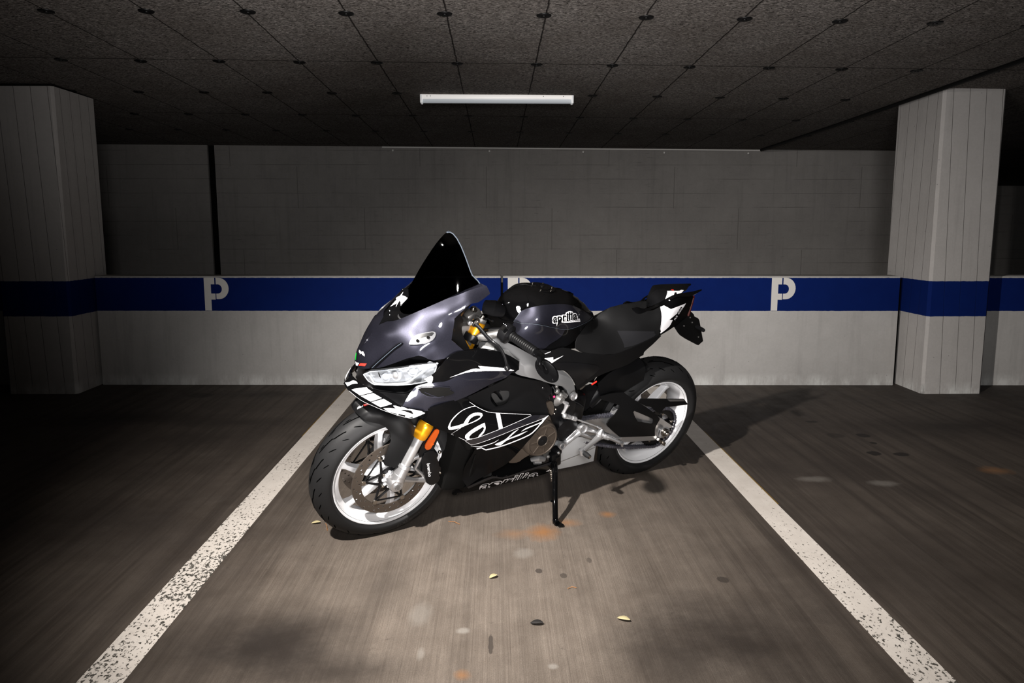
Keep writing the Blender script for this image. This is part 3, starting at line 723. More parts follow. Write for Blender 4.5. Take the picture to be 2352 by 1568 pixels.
rt_ = tyre('tyre', AX_R, .317, .090, .231, .074, rw, 14, .95)
side_text('DIABLO ROSSO', AX_R, .317, .090, .256, math.radians(-150), .015, rt_)
def disc(name, c, y, ro, ri, th, nh, parent, mat, rows=3, hole=.0042):
    """drilled ring made with real holes"""
    def circ(x, z, r, n): return [(x + r * math.cos(2 * PI * i / n), z + r * math.sin(2 * PI * i / n)) for i in range(n)]
    hs = []
    for q in range(nh):
        for r_ in range(rows):
            a = 2 * PI * (q + r_ / rows) / nh; r = ri + (ro - ri) * (.22 + .28 * r_); hs.append(circ(r * math.cos(a), r * math.sin(a), hole, 8))
    outer = circ(0, 0, ro, 90); inner = circ(0, 0, ri, 72); V = []; E_ = []
    for l in [outer, inner] + hs:
        k_ = len(V); V += l; E_ += [(k_ + i, k_ + (i + 1) % len(l)) for i in range(len(l))]
    vo, eo, fo, _, _, _ = geometry.delaunay_2d_cdt([Vector(v) for v in V], E_, [], 4, 1e-6, True)
    fs = []
    for f in fo:
        x = sum(vo[i].x for i in f) / len(f); z = sum(vo[i].y for i in f) / len(f)
        if math.hypot(x, z) < ri * .998 or any((x - h[0][0] + hole) ** 2 + (z - h[0][1]) ** 2 < (hole * .9) ** 2 for h in hs if abs(h[0][0] - x) < .02): continue
        fs.append(list(f))
    vs = [Vector((c[0] + v.x, c[1] + y, c[2] + v.y)) for v in vo]
    return solid(name, vs, fs, th, mat, parent, view=Vector((c[0], c[1] + 5 * (1 if y > 0 else -1), c[2])))
for sg in (1, -1):
    d = disc('brake_disc', AX_F, sg * .068, .160, .122, .005, 18, fw, M_rotor)
    ca = MB()
    for i in range(6):
        a = math.radians(1.5 + 60 * i)
        bx, bz = 1.37 + .112 * math.cos(a), .30 + .112 * math.sin(a)
        for da in (-30, 30):
            b = a + math.radians(da); ca.tube([(1.37 + .048 * math.cos(b), sg * .064, .30 + .048 * math.sin(b)), (bx, sg * .064, bz)], [.0052, .0048], 6)
        b2 = math.radians(1.5 + 60 * (i + 1))
        ca.tube([(bx, sg * .064, bz), (1.37 + .112 * math.cos(b2), sg * .064, .3 + .112 * math.sin(b2))], .0036, 6) if i % 2 == 0 else 0
    ca.lathe([(.036, -.004), (.052, -.004), (.052, .004), (.036, .004)], (1.37, sg * .064, .30), seg=40, closed=True)
    ca.build('disc_carrier', M_sat, fw)
    for i in range(6):
        a = math.radians(1.5 + 60 * i)
        MB().lathe([(.0001, sg * .006), (.004, sg * .006), (.0095, sg * .005), (.0105, 0), (.0001, 0)], (1.37 + .1145 * math.cos(a), sg * .067, .30 + .1145 * math.sin(a)), seg=14).build('disc_button', M_steel, fw)
hubc = MB().lathe([(.0001, .076), (.026, .076), (.030, .068), (.030, .04)], AX_F, seg=30)
for i in range(10):
    a = 2 * PI * i / 10; hubc.box((1.37 + .033 * math.cos(a), .069, .30 + .033 * math.sin(a)), (.014, .012, .010), Matrix.Rotation(-a, 3, 'Y'), .002)
hubc.build('hub_flange', M_white_w, fw)
for i in range(5):
    a = 2 * PI * (i + .5) / 5; MB().lathe([(.0001, .012), (.004, .012), (.0065, .010), (.0065, 0)], (1.37 + .044 * math.cos(a), .066, .30 + .044 * math.sin(a)), seg=10).build('disc_bolt', M_steel, fw)
# rear sprocket, carrier and disc
sp_ = MB(); n = 42; prof = []
for i in range(n * 2): 
    a = PI * i / n; r = .108 if i % 2 else .100; prof.append((r * math.cos(a), r * math.sin(a)))
vs = [(x, y, .315 + z) for y in (.112, .106) for x, z in prof] + [(.072 * math.cos(PI * i / n), y, .315 + .072 * math.sin(PI * i / n)) for y in (.112, .106) for i in range(2 * n)]
m = 2 * n; fs = []
for i in range(m):
    j_ = (i + 1) % m; fs += [[i, j_, 2 * m + j_, 2 * m + i], [m + i, 3 * m + i, 3 * m + j_, m + j_], [i, m + i, m + j_, j_], [2 * m + i, 2 * m + j_, 3 * m + j_, 3 * m + i]]
sp_.add(vs, fs)
for i in range(5): 
    a = 2 * PI * i / 5 + .3; sp_.tube([(.035 * math.cos(a), .105, .315 + .035 * math.sin(a)), (.078 * math.cos(a), .106, .315 + .078 * math.sin(a))], [.016, .011], 8)
sp_.lathe([(.0001, .108), (.045, .108), (.052, .09), (.052, .05)], AX_R, seg=36)
spo = sp_.build('sprocket', M_sat, rw)
for i in range(5):
    a = 2 * PI * i / 5 + .3; MB().lathe([(.0001, .012), (.006, .012), (.0075, .008), (.0075, 0)], (.078 * math.cos(a), .112, .315 + .078 * math.sin(a)), seg=8).build('sprocket_nut', M_steel, rw)
disc('brake_disc', AX_R, -.085, .110, .075, .005, 12, rw, M_rotor, 2)
# ------------------------------------------------------------------ chain: links as plates round both sprockets
ch = MB(); path = []
cr, rr_ = Vector((0.0, 0, .315)), .106; cf_, rf_ = Vector((.545, 0, .405)), .045
dd = cf_ - cr; base = math.atan2(dd.z, dd.x); al = math.acos((rr_ - rf_) / dd.length)
def on(cn, r, a): return Vector((cn.x + r * math.cos(a), .112, cn.z + r * math.sin(a)))
for i in range(41): path.append(on(cr, rr_, base + al + (2 * PI - 2 * al) * i / 40))
lo = on(cf_, rf_, base - al)
for i in range(1, 12):
    t_ = i / 12; q = path[40].lerp(lo, t_); q.z -= .022 * math.sin(PI * t_); path.append(q)
for i in range(13): path.append(on(cf_, rf_, base - al + 2 * al * i / 12))
tot = sum((path[(i + 1) % len(path)] - path[i]).length for i in range(len(path))); nl = 104; cur = 0; seg = 0; acc = 0; PTS = []
for i in range(nl):
    s_ = tot * i / nl
    while acc + (path[(seg + 1) % len(path)] - path[seg]).length < s_: acc += (path[(seg + 1) % len(path)] - path[seg]).length; seg += 1
    e = path[(seg + 1) % len(path)] - path[seg]; PTS.append(path[seg] + e * ((s_ - acc) / e.length))
for i in range(nl):
    a, b = PTS[i], PTS[(i + 1) % nl]; d = (b - a).normalized(); up = Vector((0, 1, 0)).cross(d); wy = .0095 if i % 2 else .0075
    for sy_ in (-wy, wy):
        vs = []
        for off in (-.0008, .0008):
            for t_, h in ((-.25, .0035), (0, .0068), (.22, .0066), (.5, .0045), (.78, .0066), (1, .0068), (1.25, .0035)): vs.append(a.lerp(b, t_) + up * h + Vector((0, sy_ + off, 0)))
            for t_, h in ((1.25, .0035), (1, .0068), (.78, .0066), (.5, .0045), (.22, .0066), (0, .0068), (-.25, .0035)): vs.append(a.lerp(b, t_) - up * h + Vector((0, sy_ + off, 0)))
        ch.add(vs, [list(range(14)), list(range(14, 28))[::-1]] + [[q, (q + 1) % 14, 14 + (q + 1) % 14, 14 + q] for q in range(14)])
    ch.tube([a + Vector((0, -.011, 0)), a + Vector((0, .011, 0))], .0042, 6)
ch.build('chain', M_chain, bike, 30)
# ------------------------------------------------------------------ fork, brakes, front mudguard
def fk(t_, y=.1): return Vector((1.109 + (1.352 - 1.109) * t_, y, .919 + (.335 - .919) * t_))
for sg in (1, -1):
    y = .1 * sg
    fo = MB().tube([fk(-.06, y), fk(.72, y)], .0255, 24)
    for t_ in (.10, .118, .665, .70): fo.tube([fk(t_, y), fk(t_ + .012, y)], .0268, 24)
    fo.tube([fk(.625, y), fk(.64, y), fk(.655, y)], [.0255, .031, .031], 24); fo.tube([fk(.655, y), fk(.69, y), fk(.715, y), fk(.735, y)], [.031, .0305, .029, .026], 24)
    fo = fo.build('fork_leg', M_gold, bike); fo['label'] = 'gold fork leg'
    MB().tube([fk(.73, y), fk(.97, y)], .0205, 24).build('fork_stanchion', M_chrome, fo)
    MB().tube([fk(-.085, y), fk(-.055, y)], .024, 20).tube([fk(-.1, y), fk(-.083, y)], .011, 6).build('fork_cap', M_alud, fo)
    cb = MB().tube([fk(.925, y), fk(.945, y), fk(.95, y), fk(1.0, y), fk(1.03, y)], [.026, .028, .0245, .027, .030], 24)
    cb.lathe([(.0001, sg * .032), (.014, sg * .032), (.015, sg * .025), (.026, sg * .024), (.029, sg * .018), (.029, -sg * .022), (.0001, -sg * .022)], (1.37, y, .300), seg=28)
    cb.tube([fk(1.0, y), (1.366, y, .31)], [.029, .028], 16)
    # arms that carry the caliper
    cb.tube([fk(.955, y * .98), (1.30, y * .96, .395), (1.262, y * .93, .402)], [.013, .010, .011], 10)
    cb.tube([(1.352, y * .98, .318), (1.29, y * .95, .292), (1.222, y * .92, .277)], [.016, .010, .012], 10)
    cb.tube([(1.262, y * .93, .402), (1.285, y * .93, .345), (1.222, y * .92, .277)], [.009, .007, .009], 8)
    cb.build('axle_clamp', M_alu, fo)
    MB().lathe([(.0001, sg * .003), (.008, sg * .003), (.009, 0), (.010, 0), (.013, sg * .003)], (1.37, sg * (.1 + .031), .300), seg=6).build('axle_bolt', M_alud, fo)
    # caliper
    cal = []
    for off, gr in ((0.02, 0), (.034, .006)):
        pass
    pr = [(1.262, .420), (1.240, .428), (1.222, .424), (1.214, .412), (1.206, .414), (1.198, .398), (1.204, .386), (1.194, .366), (1.188, .345), (1.180, .338), (1.178, .322), (1.186, .312), (1.182, .296), (1.176, .286), (1.184, .268), (1.204, .258), (1.222, .262), (1.236, .275), (1.246, .300), (1.258, .335), (1.266, .375), (1.268, .402)]
    bm = bmesh.new(); a_ = [bm.verts.new((x, sg * .048, z)) for x, z in pr]; b_ = [bm.verts.new((x, sg * .112, z)) for x, z in pr]; m = len(pr)
    bm.faces.new(a_); bm.faces.new(b_[::-1]); [bm.faces.new((a_[i], b_[i], b_[(i + 1) % m], a_[(i + 1) % m])) for i in range(m)]
    bmesh.ops.recalc_face_normals(bm, faces=bm.faces); bmesh.ops.bevel(bm, geom=list(bm.edges), offset=.004, segments=2, affect='EDGES', profile=.6)
    me = bpy.data.meshes.new('brake_caliper'); bm.to_mesh(me)
    bt = BVHTree.FromBMesh(bm); bm.free(); co = link('brake_caliper', me, M_sat, bike, 40); BVH[co] = bt
    for x, z in ((1.238, .428), (1.186, .40), (1.172, .30), (1.20, .258)): MB().ball((x, sg * .094, z), .0075, 10).build('caliper_bolt', M_steel, co)
    if sg > 0: text('lettering', 'brembo', k1, (1272, 697), (17, 128), (30, -5), co, M_dec, .012, .001)['label'] = 'white brand lettering'
# triple clamps
MB().box((1.115, 0, .888), (.06, .25, .030), Matrix.Rotation(math.radians(21), 3, 'Y'), .006).box((1.165, 0, .752), (.075, .25, .04), Matrix.Rotation(math.radians(21), 3, 'Y'), .006).tube([(1.09, 0, .90), (1.145, 0, .74)], .03, 16).build('triple_clamp', M_alud, bike)
mg = panel('front_mudguard', k1, [(550, 165, .0), (560, 115, 0.), (600, 80, 0), (700, 55, 0), (820, 60, 0), (1000, 80, 0), (1060, 180, .06), (1120, 290, .085), (1160, 360, .092), (1168, 440, .1), (1110, 590, .104), (1050, 720, .104), (1000, 738, .104), (862, 715, .092), (852, 680, .09), (900, 540, .085), (925, 460, .082), (915, 400, .078), (880, 352, .075), (810, 312, .07), (700, 285, .062), (620, 235, .045), (580, 200, .02)],
           [(700, 180, .052), (850, 220, .07), (640, 130, .02), (1000, 250, .075), (1050, 400, .095)], M_matte, mirror='join', thick=.003)
text('lettering', '#be a', k1, (598, 166), (56, -22), (3, -22), mg, M_dec, .02)
sr = decal('sticker', k1, [[(655, 122), (704, 107), (711, 124), (664, 140)]], mg, M_red, label='small red sticker'); 
text('lettering', 'racer', k1, (668, 134), (34, -10), (1, -14), mg, M_dec, .01, .0024, parent=mg)
rf = panel('fork_reflector', k1, [(1256, 545), (1262, 512), (1354, 372), (1376, 361), (1393, 372), (1390, 398), (1316, 545), (1290, 562), (1266, 560)], [(1256, 545, .118), (1376, 361, .118), (1316, 545, .118)], M_orange, thick=.005, step=3)
rf['label'] = 'orange side reflector'
panel('reflector_bracket', k1, [(1235, 500), (1340, 345), (1400, 350), (1412, 390), (1330, 580), (1290, 600), (1200, 640), (1195, 600)], [(1235, 500, .108), (1400, 350, .108), (1330, 580, .108), (1195, 600, .105)], M_sat, thick=.004)
# ------------------------------------------------------------------ screen, nose and front bodywork
scr = panel('windscreen', k0, [(1026, 533.5, 0), (1017, 541, 0), (1004, 556, 0), (989, 577, 0), (969, 608, 0), (949, 643, 0), (929, 677, 0), (915, 703, 0), (904, 724, 0), (897, 739, 0), (917, 733, .022), (961, 714, .064), (1009, 693.5, .105), (1050, 674, .135), (1102, 651, .160), (1098, 645, .152), (1085, 632, .132), (1080, 620, .118), (1070, 592, .088), (1060, 567, .060), (1050, 548, .034), (1041, 537, .016), (1034, 533, .006)],
            [(1000, 660, .066), (960, 690, .043), (1030, 600, .057), (1040, 650, .104), (1010, 620, .051), (1046, 580, .056), (1025, 565, .028), (985, 655, .048), (975, 640, .026), (998, 600, .025)], M_screen, mirror='join', thick=.003, step=4)
M_rimg = pbr('screen edge', (.045, .055, .07), .25, coat=.5)
for sgn in (1, -1):
    pts_ = [(1026, 533.5, 0), (1034, 533, .006), (1041, 537, .016), (1050, 548, .034), (1060, 567, .060), (1070, 592, .088), (1080, 620, .118), (1085, 632, .132), (1098, 645, .152), (1102, 651, .160)]
    q = [P(*p) for p in pts_]; MB().tube([Vector((a.x, a.y * sgn, a.z)) for a in q], .0022, 8).build('screen_edge', M_rimg, scr)
base = panel('screen_base', k0, [(870, 746, 0), (880, 728, 0), (893, 706, 0), (908, 684, 0), (924, 662, 0), (938, 664, .006), (940, 690, .016), (950, 705, .028), (961, 711, .048), (964, 716, .072), (917, 737, .056), (902, 741, .044), (884, 744, .014)], [(905, 715, .010), (925, 715, .016)], M_gloss, mirror='join', thick=.003, step=4)
nose = panel('nose_fairing', k0, [(818, 840, 0), (820, 824, 0), (827, 807, 0), (837, 789, 0), (855, 764, 0), (872, 744, 0), (880, 738.6, 0), (902.6, 737, .045), (917, 733, .059), (961.6, 714, .088), (1009.4, 693.3, .110), (1050, 675, .128), (1103.5, 650.3, .148), (1117.8, 656.7, .160), (1124, 669.4, .168), (1125, 675, .17), (1098.7, 694, .176), (1081, 698, .174), (1060.4, 715.6, .172), (1043.7, 731.6, .169), (1043.4, 740, .171), (1037, 780.7, .190), (1069.7, 808.5, .208), (996.4, 827.7, .192), (961, 816.5, .178), (878, 843, .100), (848, 846, .060), (829, 846, .032)],
            [(963, 757, .130), (1030, 722, .157), (900, 790, .096), (860, 800, .052), (1000, 790, .184), (930, 760, .104), (1080, 690, .168), (880, 765, .053), (842, 818, .041), (868, 828, .079), (1000, 757, .158), (832, 830, .032)], M_grey, mirror='join', thick=.003, step=4)
decal('white_arrow', k3, [[(476, 1004), (290, 1214), (386, 1162), (368, 1222), (430, 1110)]], base, M_dec, .002)
text('lettering', 'aprilia', k2, (346, 430), (80, 60), (4, -50), nose, M_dec, .02)
decal('tricolour_flag', k2, [[(340, 622), (365, 588), (455, 592), (430, 628)]], nose, M_red, label='red stripe'); decal('tricolour_flag', k2, [[(296, 560), (308, 578), (350, 585), (322, 625), (302, 618)]], nose, M_dec, label='white stripe')
gq = decal('tricolour_flag', k2, [[(292, 540), (293, 505), (302, 445), (309, 435), (309, 460), (304, 510), (301, 545)]], nose, M_green, label='green stripe')
brow = decal('brow_trim', k2, [[(430, 728), (500, 655), (640, 530), (780, 410), (860, 345), (930, 300), (982, 298), (975, 315), (930, 352), (860, 400), (740, 505), (640, 600), (575, 655), (500, 700)]], nose, M_gloss, .005, thick=.006)
decal('brow_groove', k2, [stroke([(520, 670), (640, 562), (780, 440), (870, 365), (960, 304)], 9)], nose, M_rimg, .0058, parent=brow)
mirrored(brow)
mp = decal('mirror_mount_cover', k2, [[(1068, 312), (1085, 270), (1130, 215), (1200, 178), (1400, 138), (1440, 146), (1447, 180), (1425, 232), (1380, 272), (1300, 302), (1180, 324), (1080, 324)]], nose, pbr('mirror mount cover', (.10, .10, .105), .42, .5, coat=.4), .006, thick=.008)
mirrored(mp)
decal('cover_face', k2, [[(1120, 228), (1200, 186), (1395, 148), (1425, 158), (1395, 200), (1280, 222), (1150, 262), (1095, 290)]], nose, M_sat, .0068, parent=mp)
for x, y in ((1183, 265), (1335, 218)):
    q = castto(*k2(x, y), mp, .001); MB().tube([q, q + Vector((.0, .006, .002))], [.0052, .0048], 14).build('cover_bolt', M_dark, mp)
# dark cowl behind the lamps, duct and side panels
cowl = panel('front_cowl', k0, [(819, 838, 0), (848, 838, .022), (878, 838, .05), (961, 812, .145), (996, 824, .175), (1069, 803, .195), (1075, 802, .185), (1110, 800, .17), (1145, 806.6, .172), (1173.6, 818, .174), (1193, 830.7, .176), (1192, 847.7, .178), (1181, 857, .182), (1082, 860, .195), (1020, 880, .19), (965, 895, .165), (990, 938, .19), (940, 944, .17), (915, 930, .14), (880, 905, .065), (850, 890, .015), (822, 877, 0), (815, 860, 0)],
             [(900, 870, .028), (960, 860, .088), (1050, 830, .195), (870, 860, .008), (995, 850, .135), (1120, 830, .186), (930, 910, .11)], M_sat, mirror='join', thick=.002)
# gloss black upper side panel with the white arrow, ahead of the frame
up = panel('upper_side_panel', k4, [(-260, 1400), (-130, 1330), (0, 1180), (140, 1065), (270, 1035), (420, 1030), (700, 1045), (860, 1110), (972, 1178), (962, 1200), (940, 1210), (965, 1280), (900, 1300), (350, 1312), (0, 1440), (-170, 1480)],
           [(-260, 1400, .195), (0, 1180, .212), (270, 1035, .208), (700, 1045, .19), (972, 1178, .185), (965, 1280, .196), (350, 1312, .217), (0, 1440, .215), (400, 1170, .218), (-170, 1480, .208)], M_gloss, thick=.003, mirror='sep', lift=.0)
decal('white_arrow', k4, [[(68, 1382), (370, 1268), (470, 1268), (435, 1230), (780, 1262), (900, 1288), (880, 1296), (350, 1306)]], up, M_dec)
# headlights
hl = panel('headlight', k2, [(407, 752), (500, 705), (540, 702), (960, 662), (1180, 620), (1450, 592), (1464, 640), (1432, 740), (1310, 860), (1100, 898), (900, 910), (560, 903), (470, 848), (415, 775)],
           [(407, 752, .026), (560, 903, .045), (960, 662, .125), (900, 910, .10), (1310, 860, .17), (1450, 592, .192), (1464, 640, .196), (700, 780, .075), (1100, 780, .14)], M_mirror, thick=.012, lift=-.004, step=6)
lens = panel('lens', k2, [(407, 752), (500, 705), (540, 702), (960, 662), (1180, 620), (1450, 592), (1464, 640), (1432, 740), (1310, 860), (1100, 898), (900, 910), (560, 903), (470, 848), (415, 775)],
             [(407, 752, .030), (560, 903, .052), (960, 662, .131), (900, 910, .108), (1310, 860, .178), (1450, 592, .196), (1464, 640, .201), (700, 780, .092), (1100, 780, .156)], M_lens, thick=.0025, parent=hl, lift=.003)
hrim = MB(); qs = [castto(*k2(x, y), lens, .0) for x, y in ((407, 752), (500, 712), (960, 664), (1180, 622), (1440, 597), (1458, 640), (1428, 736), (1308, 855), (1100, 893), (900, 905), (565, 898), (475, 845), (407, 752))]
M_clear = pbr('clear rim', (.45, .48, .52), .2, coat=1.); hrim.tube(qs, .0018, 6).build('lens_rim', M_clear, hl)
M_led = pbr('white light guide', (.85, .85, .83), .3, emit=.25)
decal('daytime_light', k2, [stroke([(500, 745), (560, 850), (620, 872), (900, 868), (1040, 850), (1120, 800), (1330, 645)], 22)], hl, M_led, .006)
for (x, y, r) in ((740, 770, .022), (890, 745, .024), (1130, 690, .022)):
    q = castto(*k2(x, y), hl, 0); dv = Vector((.80, .58, .12)).normalized()
    MB().tube([q - dv * .004, q + dv * .004, q + dv * .009], [r * .6, r, r * .96], 24).build('reflector_bowl', M_mirror, hl)
    MB().ball(q + dv * .006, r * .62, 16).build('projector', M_clear if x != 890 else M_chrome, hl)
decal('lamp_divider', k2, [stroke([(635, 712), (650, 760), (695, 812)], 14)], hl, M_dark, .007)
mirrored(hl); mirrored(lens, None)
# beak with the white blocks
beak = panel('beak_blade', k0, [(789, 880, 0), (799, 895.5, .024), (813, 907, .052), (826, 917.5, .080), (858, 933.2, .130), (888, 946, .168), (913.5, 954.4, .190), (939, 961.1, .204), (950, 959.7, .210), (977.2, 948.5, .219), (972.5, 944.8, .216), (923.8, 934, .190), (897.5, 917, .156), (872, 901, .120), (846.5, 888, .082), (833.8, 883.5, .062), (820, 874, .034), (806, 860, 0)],
             [(881, 925, .148), (930, 946, .196), (834, 900, .078)], M_gloss, mirror='join', thick=.008, step=4)
wb = decal('white_block', k2, [[(238, 970), (290, 955), (455, 935), (475, 960), (542, 1005), (360, 1052)]], beak, M_dec)
wc2 = decal('white_block', k2, [[(372, 1062), (550, 1020), (672, 1090), (512, 1140)]], beak, M_dec); mirrored(wc2)
decal('white_block', k2, [[(524, 1150), (700, 1103), (820, 1175), (655, 1223)]], beak, M_dec); mirrored(wb)
decal('white_block', k2, [[(145, 868), (200, 862), (260, 835), (310, 855), (325, 880), (250, 888), (180, 922)]], beak, M_dec)
decal('white_arrow', k2, [[(695, 1236), (830, 1236), (960, 1268), (1060, 1300), (1110, 1318), (1150, 1308), (1140, 1285), (1060, 1264), (880, 1248), (835, 1200), (870, 1200), (1000, 1240), (1190, 1264), (1292, 1304), (1060, 1368), (1002, 1352), (1025, 1338), (770, 1285)]], beak, M_dec)
decal('pinstripe', k2, [stroke([(200, 985), (370, 1120), (560, 1210), (740, 1284), (1060, 1378), (1130, 1370), (1290, 1308)], 2.5)], beak, M_dec)
# grey wing panel under the headlight
wing = panel('wing_panel', k2, [(965, 1215, .186), (1060, 1045, .184), (1100, 995, .186), (1190, 912, .192), (1560, 832, .213), (1960, 713, .219), (2200, 695, .212), (2558, 692, .202), (2520, 745, .200), (2450, 800, .203), (2280, 870, .212), (1896, 1066, .226), (1400, 1255, .214), (1290, 1280, .206), (1150, 1262, .196)],
             [(1500, 1000, .222), (1300, 1120, .206), (1900, 880, .227), (2200, 800, .220), (1160, 1100, .196), (1700, 1080, .226)], M_grey, thick=.003, mirror='sep')
dct = decal('air_duct', k2, [[(1195, 960), (1230, 938), (1500, 925), (1640, 930), (1660, 975), (1715, 1005), (1690, 1030), (1560, 1070), (1470, 1078), (1330, 1065), (1230, 1010)]], wing, M_dark, .002)
for pl_, w_ in ((((1195, 950), (1240, 935), (1500, 924), (1645, 932), (1660, 970)), 8), (((1200, 965), (1240, 1015), (1330, 1062), (1480, 1076), (1560, 1060)), 7), (((1285, 1000), (1400, 1050), (1475, 1072)), 10)):
    q = [castto(*k2(*p), wing, .003) for p in pl_]; MB().tube(q, .0016, 6).build('duct_rim', M_grey, wing)
# side fairing with the number graphic
sf = panel('side_fairing', k5, [(-90, 450, .16), (0, 430, .205), (500, 262, .213), (525, 322, .213), (620, 392, .214), (750, 452, .214), (860, 468, .212), (1290, 490, .202), (1515, 502, .20), (1450, 600, .206), (1235, 855, .205), (1020, 1085, .18), (850, 1190, .17), (640, 1300, .155), (500, 1395, .14), (440, 1300, .12), (470, 1150, .135), (560, 1000, .16), (600, 930, .18), (470, 818, .205), (300, 735, .206), (180, 690, .204), (0, 600, .186), (-120, 520, .15)],
           [(600, 600, .232), (300, 600, .222), (900, 600, .228), (1000, 750, .228), (800, 850, .224), (1200, 650, .220), (800, 1050, .185)], M_gloss2, thick=.003, mirror='sep')
M_greyd = flake('dark grey graphic', (.016, .016, .021), .4)
decal('grey_band', k5, [[(476, 818), (640, 778), (897, 682), (945, 664), (1100, 600), (1300, 508), (1420, 503), (1512, 504), (1440, 545), (1100, 672), (900, 755), (640, 850), (548, 872)]], sf, M_greyd, .0008)
decal('number_graphic', k5, [[(598, 384), (470, 424), (370, 490), (300, 570), (263, 650), (273, 680), (310, 683), (420, 657), (500, 622), (600, 582), (660, 547), (694, 507), (685, 480), (640, 470), (580, 478), (530, 505), (490, 550), (465, 590), (455, 606), (380, 630), (300, 648), (291, 638), (303, 590), (355, 522), (440, 448), (540, 406), (612, 394)]], sf, M_dec, holes=[[(508, 608), (530, 560), (560, 530), (620, 505), (664, 508), (662, 530), (620, 558), (550, 592)]])
decal('number_graphic', k5, [[(708, 600), (600, 655), (520, 710), (478, 752), (475, 782), (500, 806), (562, 800), (572, 790), (532, 792), (527, 770), (560, 732), (640, 682), (700, 645), (712, 665), (695, 700), (652, 748), (635, 777), (652, 778), (706, 722), (730, 665), (718, 598)]], sf, M_dec)
decal('number_graphic', k5, [[(855, 474), (907, 477), (943, 662), (895, 677)]], sf, M_dec)
decal('pinstripe', k5, [stroke([(425, 657), (305, 735), (476, 812)], 4)], sf, M_dec)
decal('pinstripe', k5, [stroke([(478, 814), (640, 776), (897, 680), (945, 662), (1100, 597), (1298, 508), (1288, 496), (1100, 487), (862, 475), (750, 460), (622, 400), (530, 338)], 4)], sf, M_dec)
decal('pinstripe', k5, [stroke([(480, 822), (545, 866), (640, 852), (900, 756), (1100, 674), (1440, 546), (1510, 505)], 4)], sf, M_dec)
decal('side_graphic', k5, [stroke([(620, 918), (680, 905), (735, 932), (900, 893), (1050, 842), (1280, 742), (1370, 660), (1410, 610)], 13)], sf, M_dec)
decal('side_graphic', k5, [stroke([(1385, 640), (1430, 590), (1450, 560), (1512, 506)], [10, 20, 22, 3])], sf, M_dec)
decal('side_graphic', k5, [stroke([(1175, 703), (1230, 670), (1340, 625), (1450, 578)], [4, 14, 12, 10])], sf, M_dec)
decal('side_graphic', k5, [[(1145, 672), (1070, 715), (975, 800), (843, 862), (862, 874), (918, 876), (1000, 812), (1150, 755), (1255, 696), (1190, 718), (1010, 792)]], sf, M_dec)
decal('side_graphic', k5, [stroke([(548, 880), (640, 893), (720, 878), (840, 838), (890, 806)], [3, 8, 8, 7, 3])], sf, M_dec)
# inner black panel between wing and engine, with the grey bracket seen in its opening
inn = panel('inner_fairing', k5, [(490, 285), (980, 58), (1030, 5), (1190, 45), (1490, 95), (1540, 160), (1530, 245), (1480, 350), (1520, 510), (1290, 495), (860, 472), (750, 456), (600, 390), (510, 325)],
            [(490, 285, .205), (1030, 5, .185), (1490, 95, .16), (1480, 350, .165), (1515, 505, .19), (860, 468, .202), (1000, 200, .175), (1200, 350, .18), (700, 330, .19)], M_matte, thick=.003, mirror='sep', holes=[[(790, 250), (860, 200), (1010, 195), (1032, 230), (1030, 300), (980, 360), (860, 400), (800, 330)]])
panel('inner_bracket', k5, [(790, 240), (850, 222), (925, 330), (960, 310), (890, 200), (1020, 197), (1032, 215), (1028, 300), (985, 350), (900, 392), (870, 380)], [(790, 240, .165), (1020, 197, .16), (900, 392, .165)], pbr('dark grey bracket', (.032, .032, .032), .42, .4), thick=.006, rnd=1)
q = castto(*k5(1445, 170), inn, .001); MB().lathe([(.0001, .004), (.006, .004), (.008, 0), (.0001, 0)], q, seg=12).build('panel_screw', M_sat, inn)
# ------------------------------------------------------------------ frame
frm = panel('frame', k4, [(430, 935), (520, 895), (610, 850), (700, 885), (800, 925), (930, 985), (1190, 1130), (1330, 1215), (1460, 1275), (1545, 1300), (1660, 1412), (1690, 1568), (1692, 1610), (1655, 1660), (1622, 1640), (1560, 1505), (1450, 1480), (1330, 1450), (1200, 1405), (1050, 1372), (920, 1340), (860, 1250), (700, 1120), (480, 1060)],
            [(430, 935, .10), (610, 850, .125), (930, 985, .158), (1190, 1130, .168), (1460, 1275, .158), (1545, 1300, .15), (1690, 1568, .15), (1622, 1640, .155), (1330, 1450, .168), (920, 1340, .165), (480, 1060, .14), (1100, 1250, .182), (1500, 1400, .168)], M_frame, thick=.02, mirror='sep', step=5, rnd=1)
decal('frame_plate', k4, [[(560, 925), (650, 960), (635, 1030), (512, 1005), (530, 950)]], frm, pbr('data plate', (.55, .54, .52), .4), .0012)
q = Q(k8, 612, 345, .165); MB().lathe([(.0001, .012), (.005, .012), (.007, .007), (.010, .007), (.014, .012), (.018, .010), (.018, 0)], q, seg=24).build('frame_bolt', M_alu, frm)
